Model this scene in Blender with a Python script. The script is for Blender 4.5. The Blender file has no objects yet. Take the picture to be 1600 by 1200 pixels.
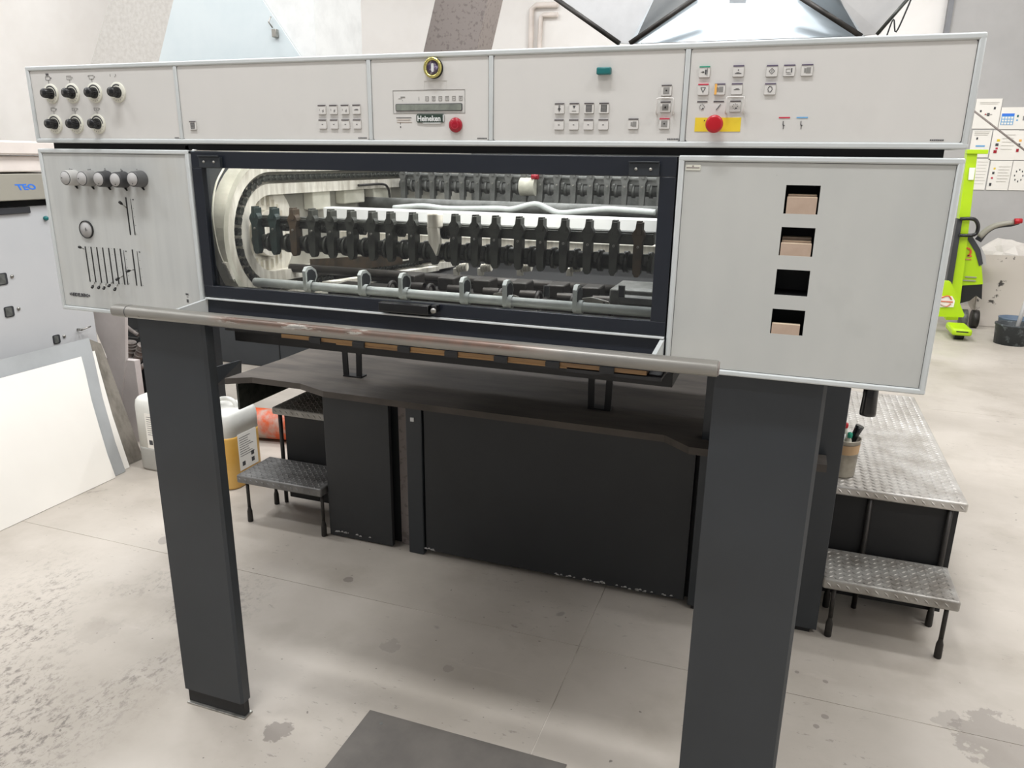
import bpy, bmesh, math, random
from mathutils import Vector, Matrix
random.seed(7)
S = bpy.context.scene
COL = S.collection
PI = math.pi
# ------------------------------------------------------------ camera
FPX, PITCH, YAW, ROLL, EYE = 1185.956, 0.288174, 0.340334, 0.013008, 1.6
FW = Vector((-math.sin(YAW)*math.cos(PITCH), math.cos(YAW)*math.cos(PITCH), -math.sin(PITCH)))
_r = Vector((math.cos(YAW), math.sin(YAW), 0)); _u = _r.cross(FW)
RT = _r*math.cos(ROLL)+_u*math.sin(ROLL); UP = -_r*math.sin(ROLL)+_u*math.cos(ROLL)
cd = bpy.data.cameras.new('camera'); cam = bpy.data.objects.new('camera', cd); COL.objects.link(cam)
cd.sensor_width = 36; cd.lens = FPX/1600*36; cd.clip_start = 0.02; cd.clip_end = 60
cam.matrix_world = Matrix(((RT.x, UP.x, -FW.x, 0), (RT.y, UP.y, -FW.y, 0), (RT.z, UP.z, -FW.z, EYE), (0, 0, 0, 1)))
S.camera = cam
S.view_settings.view_transform = 'Standard'; S.view_settings.look = 'None'
S.view_settings.exposure = -0.12; S.view_settings.gamma = 1
try: S.view_settings.use_curve_mapping = False
except Exception: pass
def ray(x, y): return FW + RT*((x-800)/FPX) - UP*((y-600)/FPX)
def pY(x, y, Y): d = ray(x, y); t = Y/d.y; return Vector((d.x*t, Y, EYE+d.z*t))
def pX(x, y, X): d = ray(x, y); t = X/d.x; return Vector((X, d.y*t, EYE+d.z*t))
def pZ(x, y, Z=0): d = ray(x, y); t = (Z-EYE)/d.z; return Vector((d.x*t, d.y*t, Z))
# ------------------------------------------------------------ light
w = bpy.data.worlds.new('world'); S.world = w; w.use_nodes = True
w.node_tree.nodes['Background'].inputs[0].default_value = (.8, .9, 1, 1)
w.node_tree.nodes['Background'].inputs[1].default_value = 0.3
def area(name, loc, sx, sy, power, col=(1, .97, .93), tgt=None):
    l = bpy.data.lights.new(name, 'AREA'); l.shape = 'RECTANGLE'; l.size = sx; l.size_y = sy; l.energy = power; l.color = col
    o = bpy.data.objects.new(name, l); o.location = loc; COL.objects.link(o)
    if tgt: o.rotation_euler = (Vector(tgt)-Vector(loc)).to_track_quat('-Z', 'Y').to_euler()
    return o
LP = 50
for ly, k in ((-2.2, .55), (0.2, 1.65), (2.6, 1.7), (5.0, 1.3), (7.6, 1.4)):
    for lx, j in ((-7.5, .8), (-4.2, .9), (-0.9, 1.5), (2.4, .9)):
        area('ceiling_lamp', (lx, ly, 5.2), 1.6, .35, LP*k*j, (.965, .98, 1))
# ------------------------------------------------------------ mesh helpers
def box(bm, x0, x1, y0, y1, z0, z1, mi=0, bev=0, seg=2):
    r = bmesh.ops.create_cube(bm, size=1)
    vs = r['verts']
    for v in vs: v.co = Vector((x0+(v.co.x+.5)*(x1-x0), y0+(v.co.y+.5)*(y1-y0), z0+(v.co.z+.5)*(z1-z0)))
    fs = set(f for v in vs for f in v.link_faces)
    for f in fs: f.material_index = mi
    if bev > 0:
        es = list(set(e for v in vs for e in v.link_edges))
        r2 = bmesh.ops.bevel(bm, geom=es, offset=bev, segments=seg, profile=.5, affect='EDGES')
        for f in r2['faces']: f.material_index = mi; f.smooth = True
    return vs
def cyl(bm, p0, p1, r0, r1=None, n=24, mi=0, caps=True, mic=None):
    p0, p1 = Vector(p0), Vector(p1); r1 = r0 if r1 is None else r1
    d = (p1-p0).normalized(); a = d.orthogonal().normalized(); b = d.cross(a)
    A = [bm.verts.new(p0+(a*math.cos(t)+b*math.sin(t))*r0) for t in (2*PI*i/n for i in range(n))]
    B = [bm.verts.new(p1+(a*math.cos(t)+b*math.sin(t))*r1) for t in (2*PI*i/n for i in range(n))]
    for i in range(n):
        f = bm.faces.new((A[i], A[(i+1) % n], B[(i+1) % n], B[i])); f.smooth = True; f.material_index = mi
    if caps:
        f = bm.faces.new(A[::-1]); f.material_index = mi
        f = bm.faces.new(B); f.material_index = mi if mic is None else mic
def lathe(bm, prof, c=(0, 0, 0), ax=(0, 0, 1), n=24, mi=0, ms=None):
    c = Vector(c); d = Vector(ax).normalized(); a = d.orthogonal().normalized(); b = d.cross(a)
    rings = []
    for (r, h) in prof:
        if r < 1e-6: rings.append([bm.verts.new(c+d*h)])
        else: rings.append([bm.verts.new(c+d*h+(a*math.cos(2*PI*i/n)+b*math.sin(2*PI*i/n))*r) for i in range(n)])
    for k in range(len(rings)-1):
        A, B = rings[k], rings[k+1]; m = ms[k] if ms else mi
        for i in range(n):
            j = (i+1) % n
            if len(A) == 1 and len(B) == 1: continue
            if len(A) == 1: f = bm.faces.new((A[0], B[i], B[j]))
            elif len(B) == 1: f = bm.faces.new((A[i], A[j], B[0]))
            else: f = bm.faces.new((A[i], A[j], B[j], B[i]))
            f.smooth = True; f.material_index = m
def tube(bm, pts, r, n=10, mi=0):
    pts = [Vector(p) for p in pts]; rings = []; a = None
    for i, p in enumerate(pts):
        d = (pts[min(i+1, len(pts)-1)]-pts[max(i-1, 0)]).normalized()
        if a is None: a = d.orthogonal().normalized()
        a = (a-d*a.dot(d)).normalized(); b = d.cross(a)
        rr = r(i/(len(pts)-1)) if callable(r) else r
        rings.append([bm.verts.new(p+(a*math.cos(2*PI*k/n)+b*math.sin(2*PI*k/n))*rr) for k in range(n)])
    for A, B in zip(rings, rings[1:]):
        for i in range(n):
            f = bm.faces.new((A[i], A[(i+1) % n], B[(i+1) % n], B[i])); f.smooth = True; f.material_index = mi
    for q in (rings[0][::-1], rings[-1]): f = bm.faces.new(q); f.material_index = mi
def smooth_path(pts, k=8):
    pts = [Vector(p) for p in pts]; out = []
    P = [pts[0]*2-pts[1]]+pts+[pts[-1]*2-pts[-2]]
    for i in range(1, len(P)-2):
        for j in range(k):
            t = j/k; a, b, c, d = P[i-1], P[i], P[i+1], P[i+2]
            out.append(.5*((2*b)+(c-a)*t+(2*a-5*b+4*c-d)*t*t+(3*b-a-3*c+d)*t**3))
    out.append(pts[-1]); return out
def prism(bm, pts, off, mi=0, mie=None):
    off = Vector(off); A = [bm.verts.new(Vector(p)) for p in pts]; B = [bm.verts.new(Vector(p)+off) for p in pts]; n = len(A)
    f1 = bm.faces.new(A); f2 = bm.faces.new(B[::-1]); f1.material_index = f2.material_index = mi
    for i in range(n):
        f = bm.faces.new((A[i], B[i], B[(i+1) % n], A[(i+1) % n])); f.material_index = mi if mie is None else mie
def pxz(bm, pts, y0, y1, mi=0): prism(bm, [(x, y0, z) for x, z in pts], (0, y1-y0, 0), mi)
def pyz(bm, pts, x0, x1, mi=0): prism(bm, [(x0, y, z) for y, z in pts], (x1-x0, 0, 0), mi)
def pxy(bm, pts, z0, z1, mi=0): prism(bm, [(x, y, z0) for x, y in pts], (0, 0, z1-z0), mi)
def rrect(x0, x1, z0, z1, r, n=4):
    o = []
    for cx, cz, a0 in ((x1-r, z1-r, 0), (x0+r, z1-r, 90), (x0+r, z0+r, 180), (x1-r, z0+r, 270)):
        for i in range(n+1):
            t = math.radians(a0+90*i/n); o.append((cx+r*math.cos(t), cz+r*math.sin(t)))
    return o
def ringxz(bm, x0, x1, z0, z1, wd, y0, y1, mi=0, bev=0):
    "rectangular frame of four bars in the XZ plane"
    e = 0.0002
    box(bm, x0, x1, y0, y1, z1-wd, z1, mi, bev); box(bm, x0, x1, y0, y1, z0, z0+wd, mi, bev)
    box(bm, x0, x0+wd, y0+e, y1, z0+e, z1-e, mi, bev); box(bm, x1-wd, x1, y0+e, y1, z0+e, z1-e, mi, bev)
def NB(): return bmesh.new()
def wloc(o):
    v = Vector((0, 0, 0))
    while o: v = v+Vector(o.location); o = o.parent
    return v
def obj(name, bm, mats, parent=None, center=True, label=None):
    bmesh.ops.recalc_face_normals(bm, faces=bm.faces)
    me = bpy.data.meshes.new(name); 
    mats = mats if isinstance(mats, (list, tuple)) else [mats]
    for m in mats: me.materials.append(m)
    c = Vector((0, 0, 0))
    if center and len(bm.verts):
        lo = Vector([min(v.co[i] for v in bm.verts) for i in range(3)]); hi = Vector([max(v.co[i] for v in bm.verts) for i in range(3)])
        c = (lo+hi)/2
        if parent is None: c.z = lo.z
        for v in bm.verts: v.co -= c
    bm.to_mesh(me); bm.free()
    o = bpy.data.objects.new(name, me); COL.objects.link(o)
    o.location = c - wloc(parent) if parent else c
    if parent: o.parent = parent
    if label: o['label'] = label
    return o
def thing(name, label, cat, loc=(0, 0, 0), group=None):
    o = bpy.data.objects.new(name, None); COL.objects.link(o); o.location = loc; o.empty_display_size = .1
    return tag(o, label, cat, group)
def tag(o, label, cat, group=None):
    o['label'] = label; o['category'] = cat
    if group: o['group'] = group
    return o
def struct(o): o['kind'] = 'structure'; return o
def dup(o, loc, parent=None, rot=None):
    c = o.copy(); COL.objects.link(c); c.parent = parent
    c.location = Vector(loc)-(wloc(parent) if parent else Vector((0, 0, 0)))
    if rot: c.rotation_euler = rot
    return c
def text(name, s, loc, size, mat, parent, rot=(PI/2, 0, 0), bold=0, align='LEFT', shear=0, sx=1, label=None, ext=.0003):
    cu = bpy.data.curves.new(name, 'FONT'); cu.body = s; cu.size = size; cu.extrude = ext; cu.offset = bold; cu.align_x = align; cu.shear = shear
    cu.resolution_u = 2
    t = bpy.data.objects.new(name, cu); COL.objects.link(t)
    bpy.context.view_layer.update()
    me = bpy.data.meshes.new_from_object(t.evaluated_get(bpy.context.evaluated_depsgraph_get()))
    bpy.data.objects.remove(t); bpy.data.curves.remove(cu)
    me.name = name; me.materials.clear(); me.materials.append(mat)
    o = bpy.data.objects.new(name, me); COL.objects.link(o)
    o.location = Vector(loc)-(wloc(parent) if parent else Vector((0, 0, 0))); o.rotation_euler = rot; o.scale = (sx, 1, 1)
    if parent: o.parent = parent
    if label: o['label'] = label
    return o
# ------------------------------------------------------------ materials
def lin(c):
    c = c/255; return c/12.92 if c <= .04045 else ((c+.055)/1.055)**2.4
def rgb(r, g, b): return (lin(r), lin(g), lin(b), 1)
class N:
    def __init__(s, m): s.t = m.node_tree; s.n = s.t.nodes; s.bs = s.n['Principled BSDF']; s._tc = None
    def new(s, k, **kw):
        x = s.n.new(k)
        for a, b in kw.items(): setattr(x, a, b)
        return x
    def l(s, a, b): s.t.links.new(a, b)
    def co(s, scale=(1, 1, 1), loc=(0, 0, 0)):
        if not s._tc: s._tc = s.new('ShaderNodeTexCoord')
        mp = s.new('ShaderNodeMapping'); mp.inputs['Scale'].default_value = scale; mp.inputs['Location'].default_value = loc
        s.l(s._tc.outputs['Object'], mp.inputs[0]); return mp.outputs[0]
    def noise(s, scale, detail=4, rough=.6, st=(1, 1, 1), loc=(0, 0, 0), dist=0):
        n = s.new('ShaderNodeTexNoise'); n.inputs['Scale'].default_value = scale; n.inputs['Detail'].default_value = detail
        n.inputs['Roughness'].default_value = rough; n.inputs['Distortion'].default_value = dist
        s.l(s.co(st, loc), n.inputs['Vector']); return n.outputs[0]
    def ramp(s, v, a, b, ca=0, cb=1):
        r = s.new('ShaderNodeMapRange'); r.inputs[1].default_value = a; r.inputs[2].default_value = b
        r.inputs[3].default_value = ca; r.inputs[4].default_value = cb; s.l(v, r.inputs[0]); return r.outputs[0]
    def mul(s, a, b, op='MULTIPLY'):
        m = s.new('ShaderNodeMath', operation=op)
        for i, q in enumerate((a, b)):
            if isinstance(q, (int, float)): m.inputs[i].default_value = q
            else: s.l(q, m.inputs[i])
        return m.outputs[0]
    def mix(s, f, a, b):
        m = s.new('ShaderNodeMix', data_type='RGBA')
        if isinstance(f, (int, float)): m.inputs[0].default_value = f
        else: s.l(f, m.inputs[0])
        for i, q in ((6, a), (7, b)):
            if isinstance(q, tuple): m.inputs[i].default_value = q
            else: s.l(q, m.inputs[i])
        return m.outputs[2]
    def bump(s, v, st=.3, d=.002):
        b = s.new('ShaderNodeBump'); b.inputs['Strength'].default_value = st; b.inputs['Distance'].default_value = d
        s.l(v, b.inputs['Height']); s.l(b.outputs[0], s.bs.inputs['Normal'])
    def xyz(s):
        if not s._tc: s._tc = s.new('ShaderNodeTexCoord')
        q = s.new('ShaderNodeSeparateXYZ'); s.l(s._tc.outputs['Object'], q.inputs[0]); return q.outputs
_m = {}
def mat(name, c, rough=.5, metal=0, c2=None, ns=6, lo=.4, hi=.7, st=(1, 1, 1), bump=0, bs=60, spec=.5, coat=0, detail=4):
    m = bpy.data.materials.new(name); m.use_nodes = True; n = N(m); b = n.bs
    b.inputs['Roughness'].default_value = rough; b.inputs['Metallic'].default_value = metal
    b.inputs['Specular IOR Level'].default_value = spec; b.inputs['Coat Weight'].default_value = coat
    if c2 is None: c2 = tuple(x*.88 for x in c[:3])+(1,)
    f = n.ramp(n.noise(ns, detail, st=st), lo, hi)
    n.l(n.mix(f, c, c2), b.inputs['Base Color'])
    if bump: n.bump(n.noise(bs, 3), bump)
    _m[name] = m; return m
def nodes(m): return N(m)
M = {}
M['frame'] = mat('light_grey_edge_paint', rgb(200, 203, 202), .38, c2=rgb(192, 196, 195), ns=4)
def smudged(name, c, c2, dirt, rough=.5):
    m = bpy.data.materials.new(name); m.use_nodes = True; n = N(m)
    a = n.mix(n.ramp(n.noise(3.2, 3, st=(1.6, 1, .6)), .35, .7), c, c2)
    d = n.mul(n.ramp(n.noise(5, 4, .6, st=(1, 1, .8), loc=(3, 1, 2)), .6, .76), .45)
    a = n.mix(d, a, dirt)
    sp = n.ramp(n.noise(60, 2, .5, loc=(1, 5, 0)), .76, .8)
    a = n.mix(n.mul(sp, .35), a, dirt)
    n.l(a, n.bs.inputs['Base Color']); n.bs.inputs['Roughness'].default_value = rough
    n.bump(n.noise(400, 2), .12, .0005); return m
M['console'] = smudged('warm_grey_console_enamel', rgb(211, 208, 203), rgb(206, 204, 199), rgb(194, 191, 186), .55)
M['panel'] = smudged('cool_grey_panel_enamel', rgb(190, 190, 185), rgb(181, 182, 178), rgb(158, 160, 155), .5)
def streaked():
    m = bpy.data.materials.new('streaked_grey_enamel'); m.use_nodes = True; n = N(m)
    a = n.mix(n.ramp(n.noise(5, 3, st=(5, 1, .35)), .35, .68), rgb(193, 194, 190), rgb(183, 184, 181))
    a = n.mix(n.mul(n.ramp(n.noise(4, 3, st=(1, 1, 1), loc=(8, 2, 1)), .55, .8), .4), a, rgb(180, 172, 155))
    n.l(a, n.bs.inputs['Base Color']); n.bs.inputs['Roughness'].default_value = .5
    return m
M['streak'] = streaked()
M['seam'] = mat('grey_seam_strip', rgb(110, 110, 108), .8)  # even mid grey for the seams around the panel sheets
M['slate'] = mat('slate_grey_machine_paint', rgb(45, 49, 53), .42, c2=rgb(40, 44, 48), ns=3, bump=.05, bs=300)
M['slate_dirty'] = mat('scuffed_slate_paint', rgb(38, 40, 42), .5, c2=rgb(33, 35, 37), ns=3, bump=.08, bs=100)
M['navy'] = mat('blue_black_enamel', rgb(30, 34, 42), .3, c2=rgb(26, 30, 38), ns=5)
M['black'] = mat('matt_black', rgb(22, 22, 23), .6)
M['gloss_black'] = mat('glossy_black_plastic', rgb(24, 24, 25), .25)
M['steel'] = mat('worn_bare_steel', rgb(170, 168, 162), .35, .8, c2=rgb(120, 118, 112), ns=20, lo=.45, hi=.7)
M['white_paint'] = mat('white_metal_paint', rgb(225, 226, 224), .4)
M['icon'] = mat('printed_symbol_grey', rgb(70, 70, 72), .7)
M['icon_soft'] = mat('printed_symbol_pale', rgb(140, 138, 134), .7)
M['key'] = mat('pale_key_cap', rgb(212, 209, 204), .5, c2=rgb(207, 204, 199))
M['key_blank'] = mat('key_surround_line', rgb(150, 147, 142), .7)
M['purple'] = mat('key_stripe_purple_grey', rgb(92, 82, 104), .5)
M['dgrey'] = mat('key_stripe_dark_grey', rgb(84, 78, 80), .5)
M['red'] = mat('signal_red_plastic', rgb(186, 20, 34), .3, c2=rgb(176, 16, 30))
M['dred'] = mat('crimson_lens', rgb(160, 14, 36), .25)
M['crimson'] = mat('key_stripe_crimson', rgb(200, 50, 74), .5)
M['green'] = mat('key_stripe_green', rgb(30, 150, 120), .5)
M['teal'] = mat('teal_plastic', rgb(26, 108, 108), .35)
M['blue'] = mat('key_stripe_light_blue', rgb(110, 170, 215), .5)
M['yellow'] = mat('yellow_label', rgb(235, 205, 50), .5)
M['orange'] = mat('orange_tape', rgb(240, 180, 90), .5)
M['cream'] = mat('cream_dial_plastic', rgb(222, 220, 206), .4)
M['brass'] = mat('polished_brass', rgb(205, 195, 120), .25, .85)
M['lcd'] = mat('grey_green_display', rgb(135, 140, 130), .2, c2=rgb(110, 114, 108), ns=30)
M['greenlabel'] = mat('dark_green_label', rgb(45, 62, 52), .5)
M['pad'] = mat('brown_cardboard', rgb(182, 160, 142), .85, c2=rgb(172, 150, 132), ns=30)
M['padtop'] = mat('cut_cardboard_edge', rgb(226, 205, 178), .85, ns=80, st=(1, 1, 8))
def glassm():
    m = bpy.data.materials.new('clear_acrylic'); m.use_nodes = True; t = m.node_tree; t.nodes.clear()
    o = t.nodes.new('ShaderNodeOutputMaterial'); mx = t.nodes.new('ShaderNodeMixShader'); tr = t.nodes.new('ShaderNodeBsdfTransparent')
    gl = t.nodes.new('ShaderNodeBsdfGlossy'); fr = t.nodes.new('ShaderNodeFresnel'); fr.inputs[0].default_value = 1.38
    gl.inputs['Roughness'].default_value = .02; tr.inputs[0].default_value = (.97, .975, .97, 1)
    t.links.new(fr.outputs[0], mx.inputs[0]); t.links.new(tr.outputs[0], mx.inputs[1]); t.links.new(gl.outputs[0], mx.inputs[2]); t.links.new(mx.outputs[0], o.inputs[0]); return m
M['glass'] = glassm()
def railm():
    m = bpy.data.materials.new('worn_rail_paint'); m.use_nodes = True; n = N(m)
    base = n.mix(n.ramp(n.noise(8, 4, st=(.4, 1, 1)), .4, .7), rgb(140, 137, 130), rgb(126, 123, 117))
    x, y, z = n.xyz()
    band = n.mul(n.ramp(z, -.004, .004), n.ramp(z, .0135, .0115))
    front = n.ramp(y, .012, .0)
    ends = n.mul(n.ramp(x, -.42, -.36), n.ramp(x, .42, .3))
    wob = n.ramp(n.noise(3.5, 5, .7, st=(2.2, 14, 14)), .40, .44)
    msk = n.mul(n.mul(band, ends), n.mul(wob, front))
    wob2 = n.ramp(n.noise(3.5, 5, .7, st=(2.2, 14, 14)), .36, .40)
    halo = n.mul(n.mul(band, ends), n.mul(wob2, front))
    a = n.mix(n.mul(halo, .6), base, rgb(196, 190, 178)); a = n.mix(msk, a, n.mix(n.ramp(n.noise(40, 3), .4, .6), rgb(112, 88, 76), rgb(100, 84, 74)))
    chips = n.ramp(n.noise(55, 3, .6, st=(1, 1, 1)), .71, .73)
    a = n.mix(n.mul(chips, .7), a, rgb(90, 78, 72))
    n.l(a, n.bs.inputs['Base Color']); n.bs.inputs['Roughness'].default_value = .35; n.bs.inputs['Metallic'].default_value = .25
    return m
M['rail'] = railm()
def floorm():
    m = bpy.data.materials.new('worn_concrete_floor'); m.use_nodes = True; n = N(m)
    a = n.mix(n.ramp(n.noise(1.3, 6, .6), .35, .68), rgb(186, 178, 168), rgb(166, 158, 147))
    a = n.mix(n.mul(n.ramp(n.noise(2.5, 5, .6, loc=(4, 4, 0)), .52, .75), .5), a, rgb(144, 135, 122))
    a = n.mix(n.mul(n.ramp(n.noise(1.1, 4, .5, loc=(9, 2, 0)), .56, .7), .35), a, rgb(200, 193, 184))
    x, y, z = n.xyz()
    # scuffed, gouged zone on the left
    zone = n.mul(n.mul(n.ramp(x, -1.62, -1.85), n.ramp(x, -2.9, -2.4)), n.ramp(y, 2.25, 1.95))
    zone = n.mul(zone, n.ramp(n.noise(1.9, 3, .5, loc=(2, 7, 0)), .40, .56))
    sc = n.ramp(n.noise(40, 7, .8, st=(1, .6, 1), dist=.25), .50, .60)
    a = n.mix(n.mul(n.mul(sc, zone), .75), a, rgb(96, 90, 84))
    sc2 = n.mul(n.ramp(n.noise(34, 5, .7, st=(.6, 1.3, 1), loc=(3, 3, 0)), .60, .66), n.ramp(n.noise(2.2, 3, loc=(5, 0, 0)), .5, .62))
    a = n.mix(n.mul(sc2, .5), a, rgb(112, 104, 98))
    spots = n.ramp(n.noise(48, 1.5, .5, loc=(7, 7, 0)), .755, .775)
    a = n.mix(n.mul(spots, .7), a, rgb(92, 86, 80))
    def spot(px_, py_, r, c, k=.7, ns=9):
        nonlocal a
        dx = n.mul(x, -px_, 'ADD'); dy = n.mul(y, -py_, 'ADD'); dd = n.mul(n.mul(n.mul(dx, dx), n.mul(dy, dy), 'ADD'), 1/(r*r))
        dd = n.mul(dd, n.ramp(n.noise(ns, 4, .7, loc=(px_, py_, 1)), .3, .7, -.9, .9), 'ADD')
        a = n.mix(n.mul(n.ramp(dd, .9, .7), k), a, c)
    for (qx, qy, r_, k_) in ((433, 1142, .045, .6), (545, 905, .02, .6), (610, 1008, .04, .25), (700, 1045, .02, .3), (150, 985, .08, .12), (1190, 1100, .03, .3), (1290, 1120, .012, .6), (1275, 1135, .01, .6), (1290, 1065, .008, .6), (1245, 1050, .008, .6), (1565, 1160, .14, .45), (1480, 1125, .05, .3)):
        p = pZ(qx, qy, 0); spot(p.x, p.y, r_, rgb(112, 104, 98), k_, 9 if r_ < .04 else 14)
    patch = n.ramp(n.noise(4.2, 3, .6, loc=(11.3, 4.7, 0)), .70, .72)
    a = n.mix(n.mul(patch, .55), a, rgb(128, 121, 116))
    pale = n.ramp(n.noise(9, 5, .7, st=(.35, 1.6, 1), loc=(1, 8, 0)), .62, .75)
    a = n.mix(n.mul(pale, .22), a, rgb(208, 200, 192))
    n.l(a, n.bs.inputs['Base Color'])
    n.l(n.ramp(n.noise(3, 3, loc=(2, 2, 2)), .3, .7, .38, .6), n.bs.inputs['Roughness'])
    n.bump(n.noise(45, 5, .7), .18, .0015); return m
M['floor'] = floorm()
M['joint'] = mat('pale_joint_filler', rgb(214, 208, 198), .8, c2=rgb(170, 162, 150), ns=3, lo=.45, hi=.55)
M['wall'] = mat('white_plaster', rgb(240, 237, 233), .8, c2=rgb(232, 228, 223), ns=1.2, bump=.1, bs=30)
M['wall_far'] = mat('dim_grey_wall', rgb(138, 138, 140), .8)
M['ceil'] = mat('ceiling_white', rgb(215, 215, 215), .9)
M['concrete'] = mat('rough_grey_concrete', rgb(206, 203, 198), .9, c2=rgb(192, 188, 182), ns=24, bump=.6, bs=40, detail=8)
M['brownconc'] = mat('brown_grey_concrete', rgb(142, 133, 128), .85, c2=rgb(122, 113, 109), ns=30, lo=.55, hi=.62, bump=.3, bs=40, detail=6)
M['sheet_blue'] = mat('pale_blue_sheet_metal', rgb(205, 214, 216), .45, c2=rgb(196, 207, 210), ns=2)
M['galv'] = mat('galvanised_sheet', rgb(178, 183, 186), .35, .55, c2=rgb(165, 171, 175), ns=4)
M['hoodgrey'] = mat('pale_satin_sheet', rgb(184, 193, 198), .35, .2, c2=rgb(156, 168, 176), ns=1.5)
M['midgrey'] = mat('mid_grey_steel_paint', rgb(128, 129, 132), .5)
M['lower_wall'] = mat('grey_cladding', rgb(178, 176, 174), .7, c2=rgb(170, 168, 166), ns=2)
def tread(name, c, c2, r=.38):
    m = mat(name, c, r, .4, c2=c2, ns=9, lo=.4, hi=.68, detail=6); n = N(m); n.bump(n.noise(160, 4), .3, .001); return m
M['tread'] = tread('bright_tread_plate', rgb(196, 192, 186), rgb(166, 160, 152))
M['tread_worn'] = tread('worn_tread_plate', rgb(168, 165, 159), rgb(124, 118, 110))
M['tread_lit'] = mat('lightened_tread_plate', rgb(176, 172, 164), .6, c2=rgb(140, 136, 128), ns=12)  # upper left tread: light reaching under the deck put into the colour
M['tread_dark'] = tread('dull_tread_plate', rgb(122, 121, 119), rgb(92, 90, 88), .45)
M['iron'] = mat('blackened_iron', rgb(48, 46, 44), .45, .5, c2=rgb(62, 58, 54), ns=30)
M['bar'] = mat('oily_dark_iron', rgb(66, 68, 62), .38, .35, c2=rgb(40, 42, 38), ns=25, lo=.4, hi=.65)
M['bar_teal'] = mat('oily_teal_iron', rgb(44, 60, 58), .42, .3, c2=rgb(40, 46, 42), ns=30)
M['bar_rust'] = mat('rusty_iron', rgb(78, 64, 48), .6, .2, c2=rgb(54, 50, 42), ns=30)
M['bar_grey'] = mat('grey_iron', rgb(112, 113, 110), .5, .3, c2=rgb(80, 82, 78), ns=25)
M['cast'] = mat('powdery_cream_casting', rgb(222, 220, 206), .75, c2=rgb(180, 178, 162), ns=9, lo=.35, hi=.7, bump=.4, bs=70, detail=7)
M['cast_dim'] = mat('greyish_cream_plate', rgb(176, 174, 164), .7, c2=rgb(150, 148, 138), ns=7, lo=.35, hi=.7, bump=.3, bs=60, detail=6)
M['cast_rib'] = mat('powdered_white_casting', rgb(238, 234, 222), .8, c2=rgb(196, 190, 176), ns=40, lo=.4, hi=.65, st=(1, 1, .15), bump=.4, bs=90)
M['bluegrey'] = mat('powdery_blue_grey_paint', rgb(200, 205, 202), .6, c2=rgb(180, 186, 183), ns=20, bump=.3, bs=120)
M['deck'] = mat('stained_dark_deck', rgb(84, 77, 70), .7, c2=rgb(54, 49, 45), ns=5, st=(.5, 2, 1), bump=.5, bs=40, detail=8)
M['woodstrip'] = mat('varnished_wood_strip', rgb(120, 90, 54), .5, c2=rgb(84, 62, 40), ns=10, st=(.4, 4, 4))
M['orangepipe'] = mat('orange_plastic_dusty', rgb(206, 88, 44), .5, c2=rgb(178, 160, 148), ns=5, lo=.5, hi=.62, detail=5)
M['hdpe'] = mat('translucent_white_plastic', rgb(226, 225, 218), .35)
M['amber'] = mat('amber_liquid_in_plastic', rgb(220, 176, 96), .3, c2=rgb(210, 158, 66), ns=5)
M['greyliq'] = mat('grey_liquid_in_plastic', rgb(176, 174, 168), .35)
M['paper'] = mat('white_paper', rgb(240, 236, 228), .75, c2=rgb(234, 230, 222), ns=1.5)
M['greyboard'] = mat('grey_backing_board', rgb(166, 168, 168), .7)
M['oldwood'] = mat('dusty_weathered_board', rgb(132, 126, 116), .9, c2=rgb(100, 95, 86), ns=22, bump=.7, bs=60, detail=7, st=(1, 1, .4))
M['ply'] = mat('plywood_tan', rgb(196, 164, 118), .7)
M['sidebody'] = mat('pale_grey_enamel', rgb(194, 194, 194), .42, c2=rgb(186, 187, 188), ns=1.5)
M['beige'] = mat('beige_grey_trim', rgb(158, 154, 142), .45, c2=rgb(150, 146, 136), ns=2)
M['warmwhite'] = mat('warm_white_cover', rgb(232, 222, 214), .5)
M['pinkwhite'] = mat('dusty_pinkish_cover', rgb(198, 190, 186), .6, c2=rgb(180, 172, 168), ns=4)
M['logo_blue'] = mat('logo_blue', rgb(50, 120, 225), .5)
M['hose'] = mat('dusty_corrugated_hose', rgb(138, 130, 124), .85, c2=rgb(96, 90, 86), ns=25, bump=.5, bs=80)
M['lime'] = mat('lime_green_paint', rgb(178, 214, 12), .4, c2=rgb(170, 206, 10), ns=2)
M['darkgrey'] = mat('charcoal_plastic', rgb(52, 53, 56), .5)
M['stained'] = mat('stained_cardboard', rgb(184, 176, 166), .85, c2=rgb(66, 62, 58), ns=5, lo=.60, hi=.63, detail=8)
M['bag'] = mat('crumpled_white_plastic', rgb(214, 208, 200), .6, bump=.8, bs=20)
M['tin'] = mat('galvanised_tin', rgb(168, 162, 150), .4, .6, c2=rgb(130, 124, 112), ns=14)
M['tintape'] = mat('tan_tape_band', rgb(176, 146, 110), .7)
M['plate'] = mat('dark_floor_plate', rgb(112, 107, 101), .5, c2=rgb(92, 88, 84), ns=5, lo=.35, hi=.7, detail=6, bump=.2, bs=60)
M['tub'] = mat('black_paint_tub', rgb(50, 54, 56), .5, c2=rgb(96, 104, 106), ns=18, lo=.55, hi=.65)
M['bluetub'] = mat('blue_grey_tub', rgb(88, 104, 122), .5)
M['purplish'] = mat('dark_purple_picture', rgb(86, 74, 104), .4, c2=rgb(170, 160, 190), ns=160, lo=.5, hi=.6)
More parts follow.
